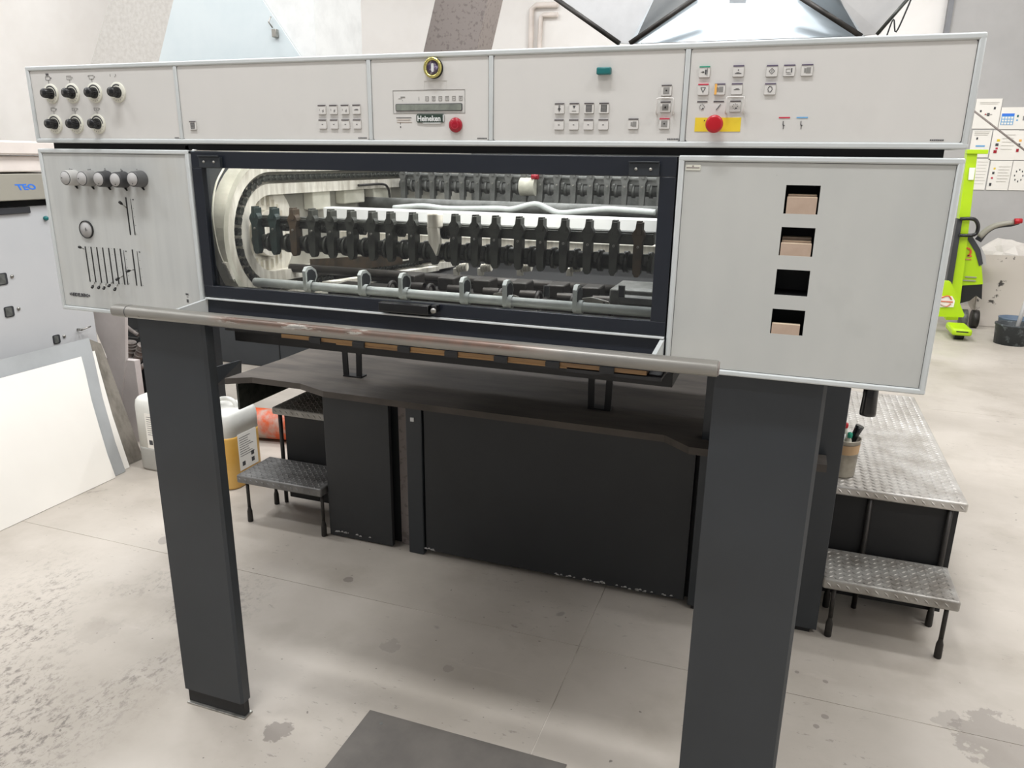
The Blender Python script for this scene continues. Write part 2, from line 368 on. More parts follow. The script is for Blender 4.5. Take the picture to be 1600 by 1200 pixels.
# ------------------------------------------------------------ structure
RX0, RX1, RY0, RY1, RH = -9.5, 4.5, -3.2, 10.4, 5.5
bm = NB(); box(bm, RX0, RX1, RY0, RY1, -.15, -.0015)
floor = struct(obj('floor', bm, M['joint'], center=False))
JX = [RX0, -0.52, RX1]; JY = [RY0, 2.195, 5.6, RY1]
for i in range(len(JX)-1):
    for j in range(len(JY)-1):
        bm = NB(); g = .0014
        box(bm, JX[i]+(g if i else 0), JX[i+1]-(g if i < len(JX)-2 else 0), JY[j]+(g if j else 0), JY[j+1]-(g if j < len(JY)-2 else 0), -.0015, 0)
        obj('floor_slab', bm, M['floor'], floor, center=False)
def wallo(name, a, m=None):
    bm = NB(); box(bm, *a); return struct(obj(name, bm, m or M['wall'], center=False))
wallo('wall_back', (RX0-.2, RX1+.2, RY1, RY1+.2, -.15, RH))
wallo('wall_left', (RX0-.2, RX0, RY0, RY1, -.15, RH))
wallo('wall_right', (RX1, RX1+.2, RY0, RY1, -.15, RH))
wallo('wall_front', (RX0-.2, RX1+.2, RY0-.2, RY0, -.15, RH), M['wall_far'])
wallo('ceiling', (RX0-.2, RX1+.2, RY0-.2, RY1+.2, RH, RH+.2), M['ceil'])
# grey cladding sheet on the right part of the back wall
bm = NB(); x1 = pY(1484, 40, 10.35).x
box(bm, x1, RX1-.02, 10.33, 10.4, 0, RH-.02, 0); struct(obj('trim_1', bm, M['lower_wall'], center=False))
bm = NB(); box(bm, x1-.05, x1, 10.3, 10.4, 0, RH-.02); struct(obj('trim_2', bm, M['midgrey'], center=False))
# leaning concrete columns, duct, steel column
def leaning(name, px, Y, dpt, m, label, cat, ztop=RH-.01, bend=None):
    (a, b, c, d) = [pY(x, y, Y) for x, y in px]   # lower left, lower right, upper right, upper left
    def ext(p, q, z): t = (z-p.z)/(q.z-p.z); return p+(q-p)*t
    bm = NB(); pts = [ext(a, d, .0), ext(b, c, .0), ext(b, c, ztop), ext(a, d, ztop)]
    prism(bm, pts, (0, dpt, 0)); return tag(obj(name, bm, m), label, cat)
leaning('concrete_column', [(142, 98), (250, 95), (272, 0), (172, 0)], 7.0, .5, M['concrete'], 'rough light grey leaning concrete column beside the pale blue duct', 'column')
leaning('concrete_column', [(663, 75), (746, 72), (762, 0), (680, 0)], 7.0, .35, M['brownconc'], 'brown grey speckled leaning concrete column above the display', 'column')
t = thing('air_duct', 'large pale blue sheet metal duct with a slanting fold behind the console', 'duct', (-3.4, 5.5, 1.9))
def extp(p, q, z): tt = (z-p.z)/(q.z-p.z); return p+(q-p)*tt
aL, dL = pY(248, 96, 5.5), pY(271, 0, 5.5); aM, dM = pY(467, 85, 5.5), pY(410, 0, 5.5); aR, dR = pY(497, 80, 5.52), pY(496, 0, 5.52)
bm = NB(); zt = 3.05
pts = [extp(aL, dL, 1.9), extp(aM, dM, 2.1), extp(aM, dM, zt), extp(aL, dL, zt)]
prism(bm, [pts[0], Vector((pts[1].x+.25, 5.5, 1.9)), pts[1], pts[2], pts[3]], (0, .012, 0)); obj('front_sheet', bm, M['sheet_blue'], t)
bm = NB()
q = [Vector((extp(aL, dL, 1.9).x+.05, 5.52, 1.9)), Vector((extp(aR, dR, 1.9).x, 5.52, 1.9)), Vector((extp(aR, dR, zt).x, 5.52, zt)), Vector((extp(aL, dL, zt).x+.05, 5.52, zt))]
q[2].z = RH-.01; q[3] = Vector((extp(aL, dL, RH-.01).x, 5.52, RH-.01)); prism(bm, q, (0, .7, 0)); obj('side_sheet', bm, M['white_paint'], t)
bm = NB(); p = pY(430, 52, 5.48); box(bm, p.x-.02, p.x+.02, 5.46, 5.5, p.z-.03, p.z+.03, 0, .004); tube(bm, [p+Vector((-.02, 0, .04)), p+Vector((-.04, -.02, .08)), p+Vector((-.03, 0, .12))], .006); obj('latch', bm, M['steel'], t)
bm = NB(); a = extp(aL, dL, 1.9); box(bm, a.x+.1, aR.x-.1, 5.7, 6.2, 0, 1.9); obj('duct_base', bm, M['galv'], t)
def vstrip(name, x0, x1, Y, dpt, m, label, cat):
    a, b = pY(x0, 78, Y), pY(x1, 78, Y); bm = NB(); box(bm, a.x, b.x, Y, Y+dpt, 0, RH-.01, 0, .005); return tag(obj(name, bm, m), label, cat)
vstrip('steel_column', 495, 529, 6.6, .2, M['midgrey'], 'straight dark grey steel column rising behind the console', 'column')
vstrip('cladding_board', 530, 556, 7.6, .05, M['lower_wall'], 'narrow pale grey upright board beside the steel column', 'board')
# conduit on the back wall
bm = NB(); P0 = pY(829, 80, 10.355); P1 = pY(831, 14, 10.355); P2 = pY(838, 8, 10.355); P3 = pY(872, 7, 10.355)
tube(bm, [P0-Vector((0, 0, 1.2)), P0, P1, P2, P3], .035); 
tube(bm, [P0-Vector((-.12, 0, 1.2)), P0+Vector((.12, 0, 0)), P1+Vector((.13, 0, -.1)), P2+Vector((.1, 0, -.12)), P3+Vector((0, 0, -.12))], .03)
tag(obj('conduit', bm, M['warmwhite']), 'cream twin conduit bending along the white back wall', 'pipe')
# folded exhaust hood
t = thing('exhaust_hood', 'folded galvanised hood with black angle iron edges hanging over the press', 'hood', (-.4, 4.4, 2.1))
HY = 4.2
def hp(x, y, dy=0): return pY(x, y, HY+dy)
def facet(name, pts, m, th=.02):
    bm = NB(); prism(bm, pts, (0, th, 0)); return obj(name, bm, m, t)
facet('centre_panel', [hp(985, 68), hp(1348, 56), hp(1240, -8, .12), hp(1092, -8, .12)], M['hoodgrey'])
facet('side_panel', [hp(870, -2), hp(966, 67, .02), hp(984, 68, .02), hp(1024, -6)], M['ceil'])
facet('side_panel', [hp(1024, -6, -.02), hp(984, 68, 0), hp(990, 68, -.01), hp(1090, -8, .08)], M['galv'])
facet('side_panel', [hp(1308, -10, -.1), hp(1344, 56, .0), hp(1376, 52, .02), hp(1420, -8)], M['ceil'])
facet('side_panel', [hp(1246, -9, .08), hp(1345, 56, -.01), hp(1352, 56, .01), hp(1306, -10, -.1)], M['galv'])
for a, b, r in (((866, -4), (968, 68), .016), ((1094, -8), (984, 68), .016), ((1243, -9), (1346, 57), .016), ((1424, -8), (1370, 54), .010)):
    bm = NB(); tube(bm, [hp(*a, -.05), hp(*b, -.05)], r, 4); obj('edge_iron', bm, M['iron'] if r > .012 else M['bar'], t)
bm = NB(); box(bm, hp(940, 60).x, hp(1400, 60).x, HY+.02, HY+.4, 1.95, hp(1000, 68).z, 0, .01); obj('hood_rim', bm, M['galv'], t)
bm = NB(); box(bm, hp(1150, 0).x-.04, hp(1150, 0).x+.04, HY+.1, HY+.18, 2.3, RH-.01); obj('hanger', bm, M['galv'], t)
bm = NB(); tube(bm, smooth_path([hp(1426, -8, .3), hp(1418, 12, .3), hp(1400, 50, .3), hp(1396, 30, .3), hp(1384, 60, .3)], 5), .004, 6)
tag(obj('hanging_wire', bm, M['black']), 'thin black looped wire hanging right of the hood', 'wire')
# ------------------------------------------------------------ printing press delivery
PY = 1.47
XL, XR, XA, XB = -1.784, .262, -1.318, -.2012      # outer edges and the two inner cabinet edges
press = thing('printing_press', 'light grey and slate printing press delivery with control console and glazed guard', 'printing press', (-.76, 2.0, 0))
# --- console
bm = NB(); box(bm, XL+.003, XR-.003, PY+.004, PY+.115, 1.6245, 1.7995, 0, .004)
console = obj('control_console', bm, M['frame'], press)
bm = NB(); ringxz(bm, XL, XR, 1.624, 1.80, .0105, PY-.004, PY+.01, 0, .0028); obj('frame_trim', bm, M['frame'], console)
DV = [-1.332, -.839, -.571, -.198]
for x in DV:
    bm = NB(); box(bm, x-.0045, x+.0045, PY-.003, PY+.008, 1.634, 1.79, 0, .0015); obj('divider', bm, M['frame'], console)
ex = [XL+.0105]+[e for x in DV for e in (x-.0045, x+.0045)]+[XR-.0105]
for i in range(5):
    a, b = ex[2*i], ex[2*i+1]
    bm = NB(); box(bm, a, b, PY+.001, PY+.006, 1.6335, 1.7905); obj('seam', bm, M['seam'], console)
    bm = NB(); pxz(bm, rrect(a+.0011, b-.0011, 1.6347, 1.7893, .004), PY-.0005, PY+.004); obj('panel_sheet', bm, M['console'], console)
def marks(parent, L, m=None, Y=PY-.0012, name='printed_symbols', d=.0008):
    "L: list of (x0,x1,z0,z1) flat printed rectangles"
    bm = NB()
    for a in L: box(bm, a[0], a[1], Y, Y+d, a[2], a[3])
    return obj(name, bm, m or M['icon'], parent)
def outline(x0, x1, z0, z1, w=.0006): return [(x0, x1, z1-w, z1), (x0, x1, z0, z0+w), (x0, x0+w, z0, z1), (x1-w, x1, z0, z1)]
# serial numbers printed at panel corners
for x in (-.86, -.59, -.215, .215): marks(console, [(x-.010+i*.003, x-.0078+i*.003, 1.6375, 1.6395) for i in range(7)])
marks(console, [(-1.353, -1.341, 1.6365, 1.638)])
# --- rotary dials
def dial(cx, cz, ang=0):
    bm = NB(); Y = PY-.0005
    lathe(bm, [(0.0225, 0), (.0225, .0025), (.0215, .0032), (0, .0032)], (cx, Y, cz), (0, -1, 0), 32, 0)
    n = 14; r0, r1 = .0155, .0185                         # printed arc
    for i in range(n):
        t0 = math.radians(-60+ang+i*150/n); t1 = math.radians(-60+ang+(i+1)*150/n)
        P = [(cx+r*math.sin(t), Y-.0035, cz+r*math.cos(t)) for r, t in ((r0, t0), (r1, t0), (r1, t1), (r0, t1))]
        prism(bm, P, (0, .0004, 0), 1)
    for k in range(9):
        t = math.radians(110+k*22); box(bm, cx+.018*math.sin(t)-.0004, cx+.018*math.sin(t)+.0004, Y-.0035, Y-.003, cz+.018*math.cos(t)-.001, cz+.018*math.cos(t)+.001, 1)
    obj('dial_plate', bm, [M['cream'], M['icon']], console)
    bm = NB(); lathe(bm, [(.0125, 0), (.0125, .004), (.0105, .006), (.0102, .020), (.0094, .022), (0, .022)], (cx+.001, Y-.003, cz), (0, -1, 0), 24, 0)
    for k in range(16):
        t = 2*PI*k/16; cyl(bm, (cx+.001+.0102*math.cos(t), Y-.009, cz+.0102*math.sin(t)), (cx+.001+.0101*math.cos(t), Y-.0235, cz+.0099*math.sin(t)), .0009, n=6)
    obj('dial_knob', bm, M['gloss_black'], console)
TOPD = [pY(x, y, PY) for x, y in ((81, 146), (114, 147), (149, 147), (185, 145))]; BOTD = [pY(x, y, PY) for x, y in ((87, 194), (120, 194), (154, 194))]
for i, p in enumerate(TOPD): dial(p.x, 1.7372, (20, 0, 0, -60)[i])
for p in BOTD: dial(p.x, 1.668, 0)
for i, p in enumerate(TOPD[:3]):
    x = p.x-.004; L = outline(x-.008, x+.006, 1.768, 1.7765)+[(x+.008, x+.010, 1.771, 1.774), (x-.0004, x+.0004, 1.7605, 1.7675)]
    if i == 0: L += [(x-.006, x+.003, 1.7785+k*.0013, 1.7792+k*.0013) for k in range(4)]
    if i == 1: L += [(x-.004, x-.002, 1.7715, 1.7735), (x+.001, x+.003, 1.7715, 1.7735)]
    if i == 2: L += [(x-.011, x-.0095, 1.773, 1.776), (x-.003, x+.001, 1.7665, 1.768)]
    marks(console, L, M['icon_soft'] if i else M['icon'])
x = TOPD[3].x-.01; marks(console, [(x-.008, x-.007, 1.772, 1.7775), (x+.005, x+.0062, 1.771, 1.773), (x+.008, x+.0095, 1.7725, 1.7775)], M['icon_soft'])
for i, p in enumerate(BOTD):
    x = p.x+.001; marks(console, outline(x-.008, x+.006, 1.698, 1.7045)+[(x+.008, x+.010, 1.7, 1.704), (x-.0004, x+.0004, 1.691, 1.697), (x-.007, x+.004, 1.7055, 1.7062) if i == 0 else (x-.002, x, 1.700, 1.702)], M['icon_soft'])
# --- keys
def glyph(bm, k, x, z, Y):
    def b(x0, x1, z0, z1, mi=2): box(bm, x+x0, x+x1, Y, Y+.0006, z+z0, z+z1, mi)
    def poly(pts, mi=2): pxz(bm, [(x+a, z+c) for a, c in pts], Y, Y+.0006, mi)
    if k == 'grat':
        for i in range(6): b(-.0055, .0055, -.006+i*.0022, -.0048+i*.0022)
        b(-.0055, -.0048, -.006, .0062); b(.0048, .0055, -.006, .0062)
    elif k == 'sq': b(-.0055, .0055, -.0055, .0055, 3); b(-.0012, .0012, -.0012, .0012)
    elif k == 'sqtri': b(-.0055, .0055, -.0055, .0055, 3); poly([(-.002, -.002), (.002, -.002), (0, .002)])
    elif k == 'updown': poly([(-.003, 0), (.003, 0), (0, .003)]); poly([(-.003, -.001), (.003, -.001), (0, -.004)]); b(-.0005, .0005, -.006, .006); b(-.002, .002, .0045, .0052)
    elif k == 'down': poly([(-.003, .005), (.003, .005), (0, .0)]); b(-.004, .004, -.005, -.004, 3)
    elif k == 'dash': b(-.0015, .0015, -.0006, .0006)
    elif k == 'num': b(.001, .0045, -.004, -.0033); b(.001, .0045, -.0015, -.0008); b(.0038, .0045, -.004, .001); b(-.006, -.005, -.002, .002, 3)
    elif k == 'line': b(-.005, .005, -.0012, -.0002); b(-.002, .0035, .0004, .001)
    elif k == 'arrow': b(-.006, .0, -.0005, .0005); poly([(-.003, -.002), (0, 0), (-.003, .002)]); b(.001, .0035, -.004, .004); b(.0045, .0053, -.006, .006)
    elif k == 'tri': poly([(-.0045, .003), (-.0035, .004), (0, -.0035), (0, -.0055)]); poly([(.0045, .003), (.0035, .004), (0, -.0035), (0, -.0055)]); b(-.004, .004, .0032, .004)
    elif k == 'diam': poly([(-.005, 0), (-.004, 0), (0, .004), (0, .005)]); poly([(.005, 0), (.004, 0), (0, .004), (0, .005)]); poly([(-.005, 0), (-.004, 0), (0, -.004), (0, -.005)]); poly([(.005, 0), (.004, 0), (0, -.004), (0, -.005)]); b(-.0004, .0004, -.002, .002)
    elif k == 'slash': poly([(-.004, -.005), (-.003, -.0055), (.0045, .004), (.0035, .0045)])
    elif k == 'box': b(-.005, .002, -.003, -.0025); b(-.005, .002, .0025, .003); b(-.005, -.0045, -.003, .003); b(.003, .0048, -.003, .004); b(-.004, .004, -.0055, -.005)
    elif k == 'stripe': b(-.001, .006, -.0045, .0045, 3); poly([(-.0045, -.0035), (-.0015, -.0035), (-.0015, .003), (-.0045, .004)], 3)
    elif k == 'dots': 
        for a in range(8): t = a*PI/4; b(.0042*math.cos(t)-.0006, .0042*math.cos(t)+.0006, .0042*math.sin(t)-.0006, .0042*math.sin(t)+.0006)
        poly([(0, -.004), (.003, -.004), (.0015, -.001)])
    elif k == 'plus': b(-.0008, .0008, .001, .003); b(-.0055, .0055, -.004, -.003); b(-.003, .002, -.0025, -.0018)
    elif k == 'drop': 
        for a in range(10): t = a*PI/5; b(.0034*math.cos(t)-.0007, .0034*math.cos(t)+.0007, .0045*math.sin(t)-.0009, .0045*math.sin(t)+.0009)
def key(x, z, g, stripe, cap=True, label=None):
    bm = NB(); Y = PY-.0008; h = .0092
    if cap:
        pxz(bm, rrect(x-h-.0004, x+h+.0004, z-h-.0018, z+h-.0012, .0016), Y, Y+.0006, 4)
        pxz(bm, rrect(x-h, x+h, z-h-.001, z+h-.0012, .0014), Y-.0028, Y+.0005, 0)
    box(bm, x-h+.0002, x+h-.0002, Y-(.0034 if cap else .0004), Y+.0004, z+h-.0032, z+h-.0011, 1)
    glyph(bm, g, x, z-.0016, Y-(.0032 if cap else .0008))
    o = obj('key', bm, [M['key'], M[stripe], M['icon'], M['icon_soft'], M['key_blank']], console)
    if label: o['label'] = label
K = [-.954, -.926, -.898, -.8705]
for i, x in enumerate(K): key(x, 1.696, ('num', 'num', 'num', 'line')[i], 'dgrey'); key(x, 1.667, 'dash', 'dgrey')
key(-1.296, 1.665, 'grat', 'dgrey')
K = [-.4315, -.4025, -.374, -.3455]
for i, x in enumerate(K): key(x, 1.694, ('updown', 'down', 'grat', 'grat')[i], 'dgrey'); key(x, 1.665, 'dash', 'dgrey')
key(-.289, 1.666, 'stripe', 'dgrey')
key(-.232, 1.723, 'sq', 'dgrey'); key(-.232, 1.695, 'sqtri', 'dgrey'); key(-.232, 1.6665, 'sq', 'crimson', label='key with crimson stripe')
key(-.1675, 1.7525, 'arrow', 'green', label='key with green stripe'); key(-.110, 1.7525, 'plus', 'purple'); key(-.0545, 1.7515, 'diam', 'purple'); key(-.0265, 1.7515, 'box', 'purple'); key(.002, 1.7515, 'stripe', 'purple')
key(-.1675, 1.7235, 'tri', 'crimson', label='key with crimson stripe'); key(-.139, 1.7235, 'stripe', 'purple'); key(-.110, 1.7235, 'line', 'purple'); key(-.0545, 1.7225, 'drop', 'purple')
key(-.1675, 1.695, 'dots', 'dgrey', cap=False); key(-.139, 1.695, 'slash', 'dgrey', cap=False); key(-.110, 1.695, 'dots', 'dgrey')
bm = NB(); box(bm, -.1475, -.1438, PY-.0052, PY-.0035, 1.7135, 1.731); obj('tape_strip', bm, M['orange'], console, label='orange tape strip')
for cx, cz in ((-.232, 1.695), (-.110, 1.6955)):      # raised key guards
    bm = NB(); tube(bm, smooth_path([(cx-.0148, PY, cz-.012), (cx-.0148, PY-.008, cz-.012), (cx-.0148, PY-.010, cz+.008), (cx-.012, PY-.010, cz+.0128), (cx+.012, PY-.010, cz+.0128), (cx+.0148, PY-.010, cz+.008), (cx+.0148, PY-.008, cz-.012), (cx+.0148, PY, cz-.012)], 3), .0016, 6)
    obj('key_guard', bm, M['key'], console)
# emergency stop
bm = NB(); box(bm, -.1775, -.098, PY-.0012, PY, 1.6515, 1.6752); obj('emergency_label', bm, M['yellow'], console, label='yellow label')
marks(console, [(-.1620, -.1602, 1.6695, 1.6712)], Y=PY-.0018)
bm = NB(); lathe(bm, [(.009, 0), (.009, .012), (.0148, .014), (.0152, .022), (.0135, .0255), (.010, .0262), (0, .0258)], (-.1415, PY-.001, 1.6635), (0, -1, 0), 32); obj('emergency_stop', bm, M['red'], console, label='red mushroom emergency stop')
for x, c in ((-.026, 'crimson'), (.003, 'blue')):
    marks(console, [(x-.0092, x+.0092, 1.6735, 1.6757)], M[c]); marks(console, [(x-.0006, x+.0006, 1.656, 1.663), (x-.0018, x-.0006, 1.662, 1.669), (x-.0008, x+.002, 1.6615, 1.6625)])
# centre panel: display, symbols, red lens, ghost label
marks(console, outline(-.7855, -.6265, 1.6862, 1.7305, .0005), M['icon_soft'])
bm = NB(); pxz(bm, rrect(-.7795, -.632, 1.6905, 1.7045, .0025), PY-.0022, PY-.0004); obj('display_bezel', bm, M['icon'], console)
bm = NB(); pxz(bm, rrect(-.7782, -.6333, 1.6917, 1.7033, .002), PY-.0027, PY-.0004); obj('display', bm, M['lcd'], console)
L = [(-.773, -.766, 1.7145, 1.7152), (-.768, -.758, 1.7165, 1.7172), (-.768, -.758, 1.7178, 1.7184), (-.7648, -.7636, 1.7105, 1.712), (-.7275, -.7267, 1.7105, 1.7175)]
for i in range(6): x = -.709+i*.0147; L += outline(x-.0036, x+.0036, 1.7098, 1.7182, .0007)+([(x-.001, x+.001, 1.712, 1.716)] if i % 2 else [(x-.002, x+.002, 1.7136, 1.7143)])
marks(console, L, M['icon_soft'])
marks(console, [(-.779, -.745, 1.6777, 1.6787), (-.7705, -.7697, 1.665, 1.669), (-.771, -.769, 1.6585, 1.6615)], M['icon'])
marks(console, [(-.778, -.747, 1.6735, 1.6741), (-.778, -.744, 1.669, 1.6696)], M['pad'])
bm = NB(); lathe(bm, [(.0125, 0), (.0142, .001), (.0142, .004), (.0125, .0065), (.004, .0075), (0, .0073)], (-.646, PY-.0005, 1.6635), (0, -1, 0), 28); obj('indicator_lamp', bm, M['dred'], console, label='red round indicator lamp')
bm = NB()
for i in range(18):
    t = 2*PI*i/18; 
    if i not in (4, 5): box(bm, -.646+.007*math.cos(t)-.0007, -.646+.007*math.cos(t)+.0007, PY-.0079, PY-.0066, 1.6635+.007*math.sin(t)-.0007, 1.6635+.007*math.sin(t)+.0007)
box(bm, -.650, -.642, PY-.0082, PY-.0075, 1.663, 1.6637); obj('lamp_symbol', bm, M['crimson'], console)
marks(console, outline(-.715, -.665, 1.730, 1.747, .0003), M['key'])
# hook at console end
bm = NB(); tube(bm, smooth_path([(XL+.002, PY+.04, 1.732), (XL-.012, PY+.04, 1.742), (XL-.018, PY+.04, 1.735), (XL-.010, PY+.04, 1.728), (XL+.002, PY+.04, 1.724)], 4), .0016, 6); obj('cable_hook', bm, M['black'], console)
# --- things stuck on the console
t = thing('round_magnet', 'small round magnet picture with a brass rim above the display', 'magnet', (-.6935, PY-.001, 1.75))
bm = NB(); lathe(bm, [(.0185, .002), (.0195, .009), (.017, .0115), (.0140, .010), (.0130, .006)], (-.6925, PY, 1.7705), (0, -1, 0), 32); obj('rim', bm, M['brass'], t)
bm = NB(); lathe(bm, [(.0195, 0), (.0195, .004), (0, .004)], (-.6920, PY-.0008, 1.7700), (0, -1, 0), 32); obj('backing', bm, M['black'], t)
bm = NB(); lathe(bm, [(.0138, .004), (.0138, .0072), (0, .0072)], (-.6925, PY, 1.7705), (0, -1, 0), 28); obj('picture', bm, M['purplish'], t)
bm = NB(); pxz(bm, rrect(-.6955, -.690, 1.7625, 1.779, .0026), PY-.0080, PY-.0070); obj('picture_figure', bm, M['white_paint'], t)
t = thing('name_magnet', 'small dark green and white name plate below the display', 'magnet', (-.702, PY-.001, 1.668))
bm = NB(); pxz(bm, rrect(-.7325, -.6715, 1.6685, 1.6845, .003), PY-.003, PY-.0006); obj('plate', bm, M['greenlabel'], t)
bm = NB(); pxz(bm, [(-.717, 1.6665), (-.680, 1.6665), (-.6755, 1.6695), (-.7215, 1.6695)], PY-.0028, PY-.0006); obj('lower_edge', bm, M['white_paint'], t)
bm = NB(); box(bm, -.6735, -.6715, PY-.0035, PY-.003, 1.670, 1.683); obj('edge_light', bm, M['white_paint'], t)
text('lettering', 'Heineken', (-.7305, PY-.0034, 1.6712), .0150, M['white_paint'], t, bold=.00042, sx=.90)
bm = NB(); box(bm, -.3608, -.3342, PY-.012, PY-.0006, 1.7502, 1.7628, 0, .0022); tag(obj('block_magnet', bm, M['teal']), 'teal rectangular block magnet on the upper console', 'magnet')
# --- lower cabinets
def cabinet(name, x0, x1, m, holes=()):
    bm = NB()
    if holes:
        box(bm, x0+.003, x1-.003, PY+.19, PY+.2, 1.206, 1.609); box(bm, x0+.003, x0+.007, PY+.01, PY+.2, 1.206, 1.609); box(bm, x1-.007, x1-.003, PY+.01, PY+.2, 1.206, 1.609)
        box(bm, x0+.003, x1-.003, PY+.01, PY+.2, 1.206, 1.21); box(bm, x0+.003, x1-.003, PY+.01, PY+.2, 1.605, 1.609)
    else: box(bm, x0+.003, x1-.003, PY+.006, PY+.2, 1.206, 1.609)
    c = obj(name, bm, M['slate'], press)
    bm = NB(); ringxz(bm, x0, x1, 1.2045, 1.6105, .0105, PY-.004, PY+.012, 0, .0028); obj('frame_trim', bm, M['frame'], c)
    a, b, zz0, zz1 = x0+.0105, x1-.0105, 1.215, 1.600
    if not holes:
        bm = NB(); box(bm, a, b, PY+.001, PY+.006, zz0, zz1); obj('seam', bm, M['seam'], c)
        bm = NB(); pxz(bm, rrect(a+.001, b-.001, zz0+.001, zz1-.001, .003), PY-.0005, PY+.004); obj('panel_sheet', bm, m, c)
    else:
        bm = NB(); ringxz(bm, a, b, zz0, zz1, .002, PY+.001, PY+.006); obj('seam', bm, M['seam'], c)
        bm = NB(); hx0, hx1 = holes[0][0], holes[0][1]
        box(bm, a+.001, hx0, PY, PY+.0025, zz0+.001, zz1-.001); box(bm, hx1, b-.001, PY, PY+.0025, zz0+.001, zz1-.001)
        zs = [zz1-.001]+[q for h in holes for q in (h[3], h[2])]+[zz0+.001]
        for i in range(0, len(zs), 2): box(bm, hx0, hx1, PY, PY+.0025, zs[i+1], zs[i])
        obj('panel_sheet', bm, m, c)
        for h in holes:
            bm = NB(); e = .0015; D = .075
            box(bm, h[0]-e, h[0], PY+.0025, PY+D, h[2]-e, h[3]+e); box(bm, h[1], h[1]+e, PY+.0025, PY+D, h[2]-e, h[3]+e)
            box(bm, h[0]-e, h[1]+e, PY+.0025, PY+D, h[3], h[3]+e); box(bm, h[0]-e, h[1]+e, PY+.0025, PY+D, h[2]-e, h[2]); box(bm, h[0]-e, h[1]+e, PY+D, PY+D+.002, h[2]-e, h[3]+e)
            obj('pocket', bm, M['black'], c)
    return c
lc = cabinet('lever_cabinet', XL, XA, M['streak'])
HX0, HX1 = -.0105, .0465
HOLES = [(HX0, HX1, 1.5125, 1.562), (HX0, HX1, 1.4385, 1.489), (HX0, HX1, 1.3665, 1.4135), (HX0, HX1, 1.2935, 1.3405)]
rc = cabinet('pocket_cabinet', XB, XR, M['panel'], HOLES)
def pad(x0, x1, y0, y1, z0, z1, label):
    t = thing('cardboard_pad', label, 'cardboard', ((x0+x1)/2, (y0+y1)/2, z0))
    bm = NB(); box(bm, x0, x1, y0, y1, z0, z1-.0008); obj('sheet_block', bm, M['pad'], t)
    bm = NB(); box(bm, x0+.0003, x1-.0003, y0, y1, z1-.0008, z1); obj('cut_edge', bm, M['padtop'], t)
z = HOLES[0][2]; pad(HX0+.004, HX1-.003, PY+.001, PY+.010, z, z+.0295, 'front cardboard pad in the topmost pocket'); pad(HX0+.005, HX1-.004, PY+.011, PY+.05, z, z+.0335, 'thick cardboard pad at the back of the topmost pocket')
z = HOLES[1][2]; pad(HX0+.002, HX1-.003, PY+.001, PY+.010, z, z+.0225, 'front cardboard pad in the second pocket from the top'); pad(HX0+.003, HX1-.004, PY+.011, PY+.026, z, z+.0262, 'middle cardboard pad in the second pocket from the top'); pad(HX0+.003, HX1-.004, PY+.027, PY+.058, z, z+.031, 'rear cardboard pad in the second pocket from the top')
z = HOLES[3][2]; pad(HX0+.002, HX1-.006, PY+.001, PY+.014, z, z+.0195, 'low cardboard pad in the lowest pocket')
bm = NB(); pxz(bm, rrect(-.188, -.1615, 1.5845, 1.594, .001), PY-.0012, PY+.0004); box(bm, -.1865, -.163, PY-.0016, PY-.001, 1.588, 1.5898, 1); box(bm, -.1765, -.1735, PY-.0016, PY-.001, 1.5905, 1.5928, 1); obj('name_plate', bm, [M['cream'], M['brownconc']], rc)
bm = NB(); cyl(bm, (.1845, 1.55, 1.205), (.1845, 1.55, 1.19), .008, n=16); lathe(bm, [(.010, .0), (.0135, -.004), (.0135, -.030), (.0150, -.060), (.0145, -.066), (0, -.067)], (.1845, 1.55, 1.198), n=20); obj('pull_handle', bm, M['gloss_black'], press)
# knobs row
KX = [pY(x, y, 1.443) for x, y in ((103, 278), (129, 279), (155, 280), (181, 281), (208, 280))]
kc = [rgb(186, 184, 180), rgb(140, 139, 136), rgb(60, 60, 61), rgb(64, 64, 65), rgb(88, 88, 88)]
for i, p in enumerate(KX):
    mk = mat('knob_body_%d' % i, kc[i], .4)
    bm = NB(); lathe(bm, [(.0195, 0), (.0195, .006), (.0185, .012), (.0180, .026), (.0168, .028), (.0150, .028)], (p.x, PY-.001, p.z), (0, -1, 0), 32, 0); lathe(bm, [(.0168, .0278), (.0152, .0288)], (p.x, PY-.001, p.z), (0, -1, 0), 32, 1)
    pxz(bm, [(p.x-.002, p.z-.018), (p.x+.002, p.z-.018), (p.x+.006, p.z-.026)], PY-.006, PY-.001, 1)
    k = obj('knob', bm, [mk, M['black']], lc)
    bm = NB(); lathe(bm, [(.0152, .027), (.0152, .0288), (0, .0288)], (p.x, PY-.001, p.z), (0, -1, 0), 32, 0)
    a = (PI, PI, -PI/2, -PI/2, -PI/2)[i]; cyl(bm, (p.x+.0105*math.cos(a), PY-.0294, p.z+.0105*math.sin(a)), (p.x+.0105*math.cos(a), PY-.0305, p.z+.0105*math.sin(a)), .0012, n=10, mi=1); obj('knob_cap', bm, [M['lower_wall'], M['black']], k)
    x = pY(112+26*i, 262, PY).x; L = [(x-.003, x+.003, 1.5565+j*.0017, 1.5573+j*.0017) for j in range(4)]; L += [((x-.0075, x-.0055, 1.562, 1.5635), (x+.005, x+.007, 1.562, 1.5635), (x-.001, x+.001, 1.5645, 1.566), (x-.003, x-.001, 1.564, 1.5655), (x-.005, x-.003, 1.564, 1.5655))[i]]
    marks(lc, L)
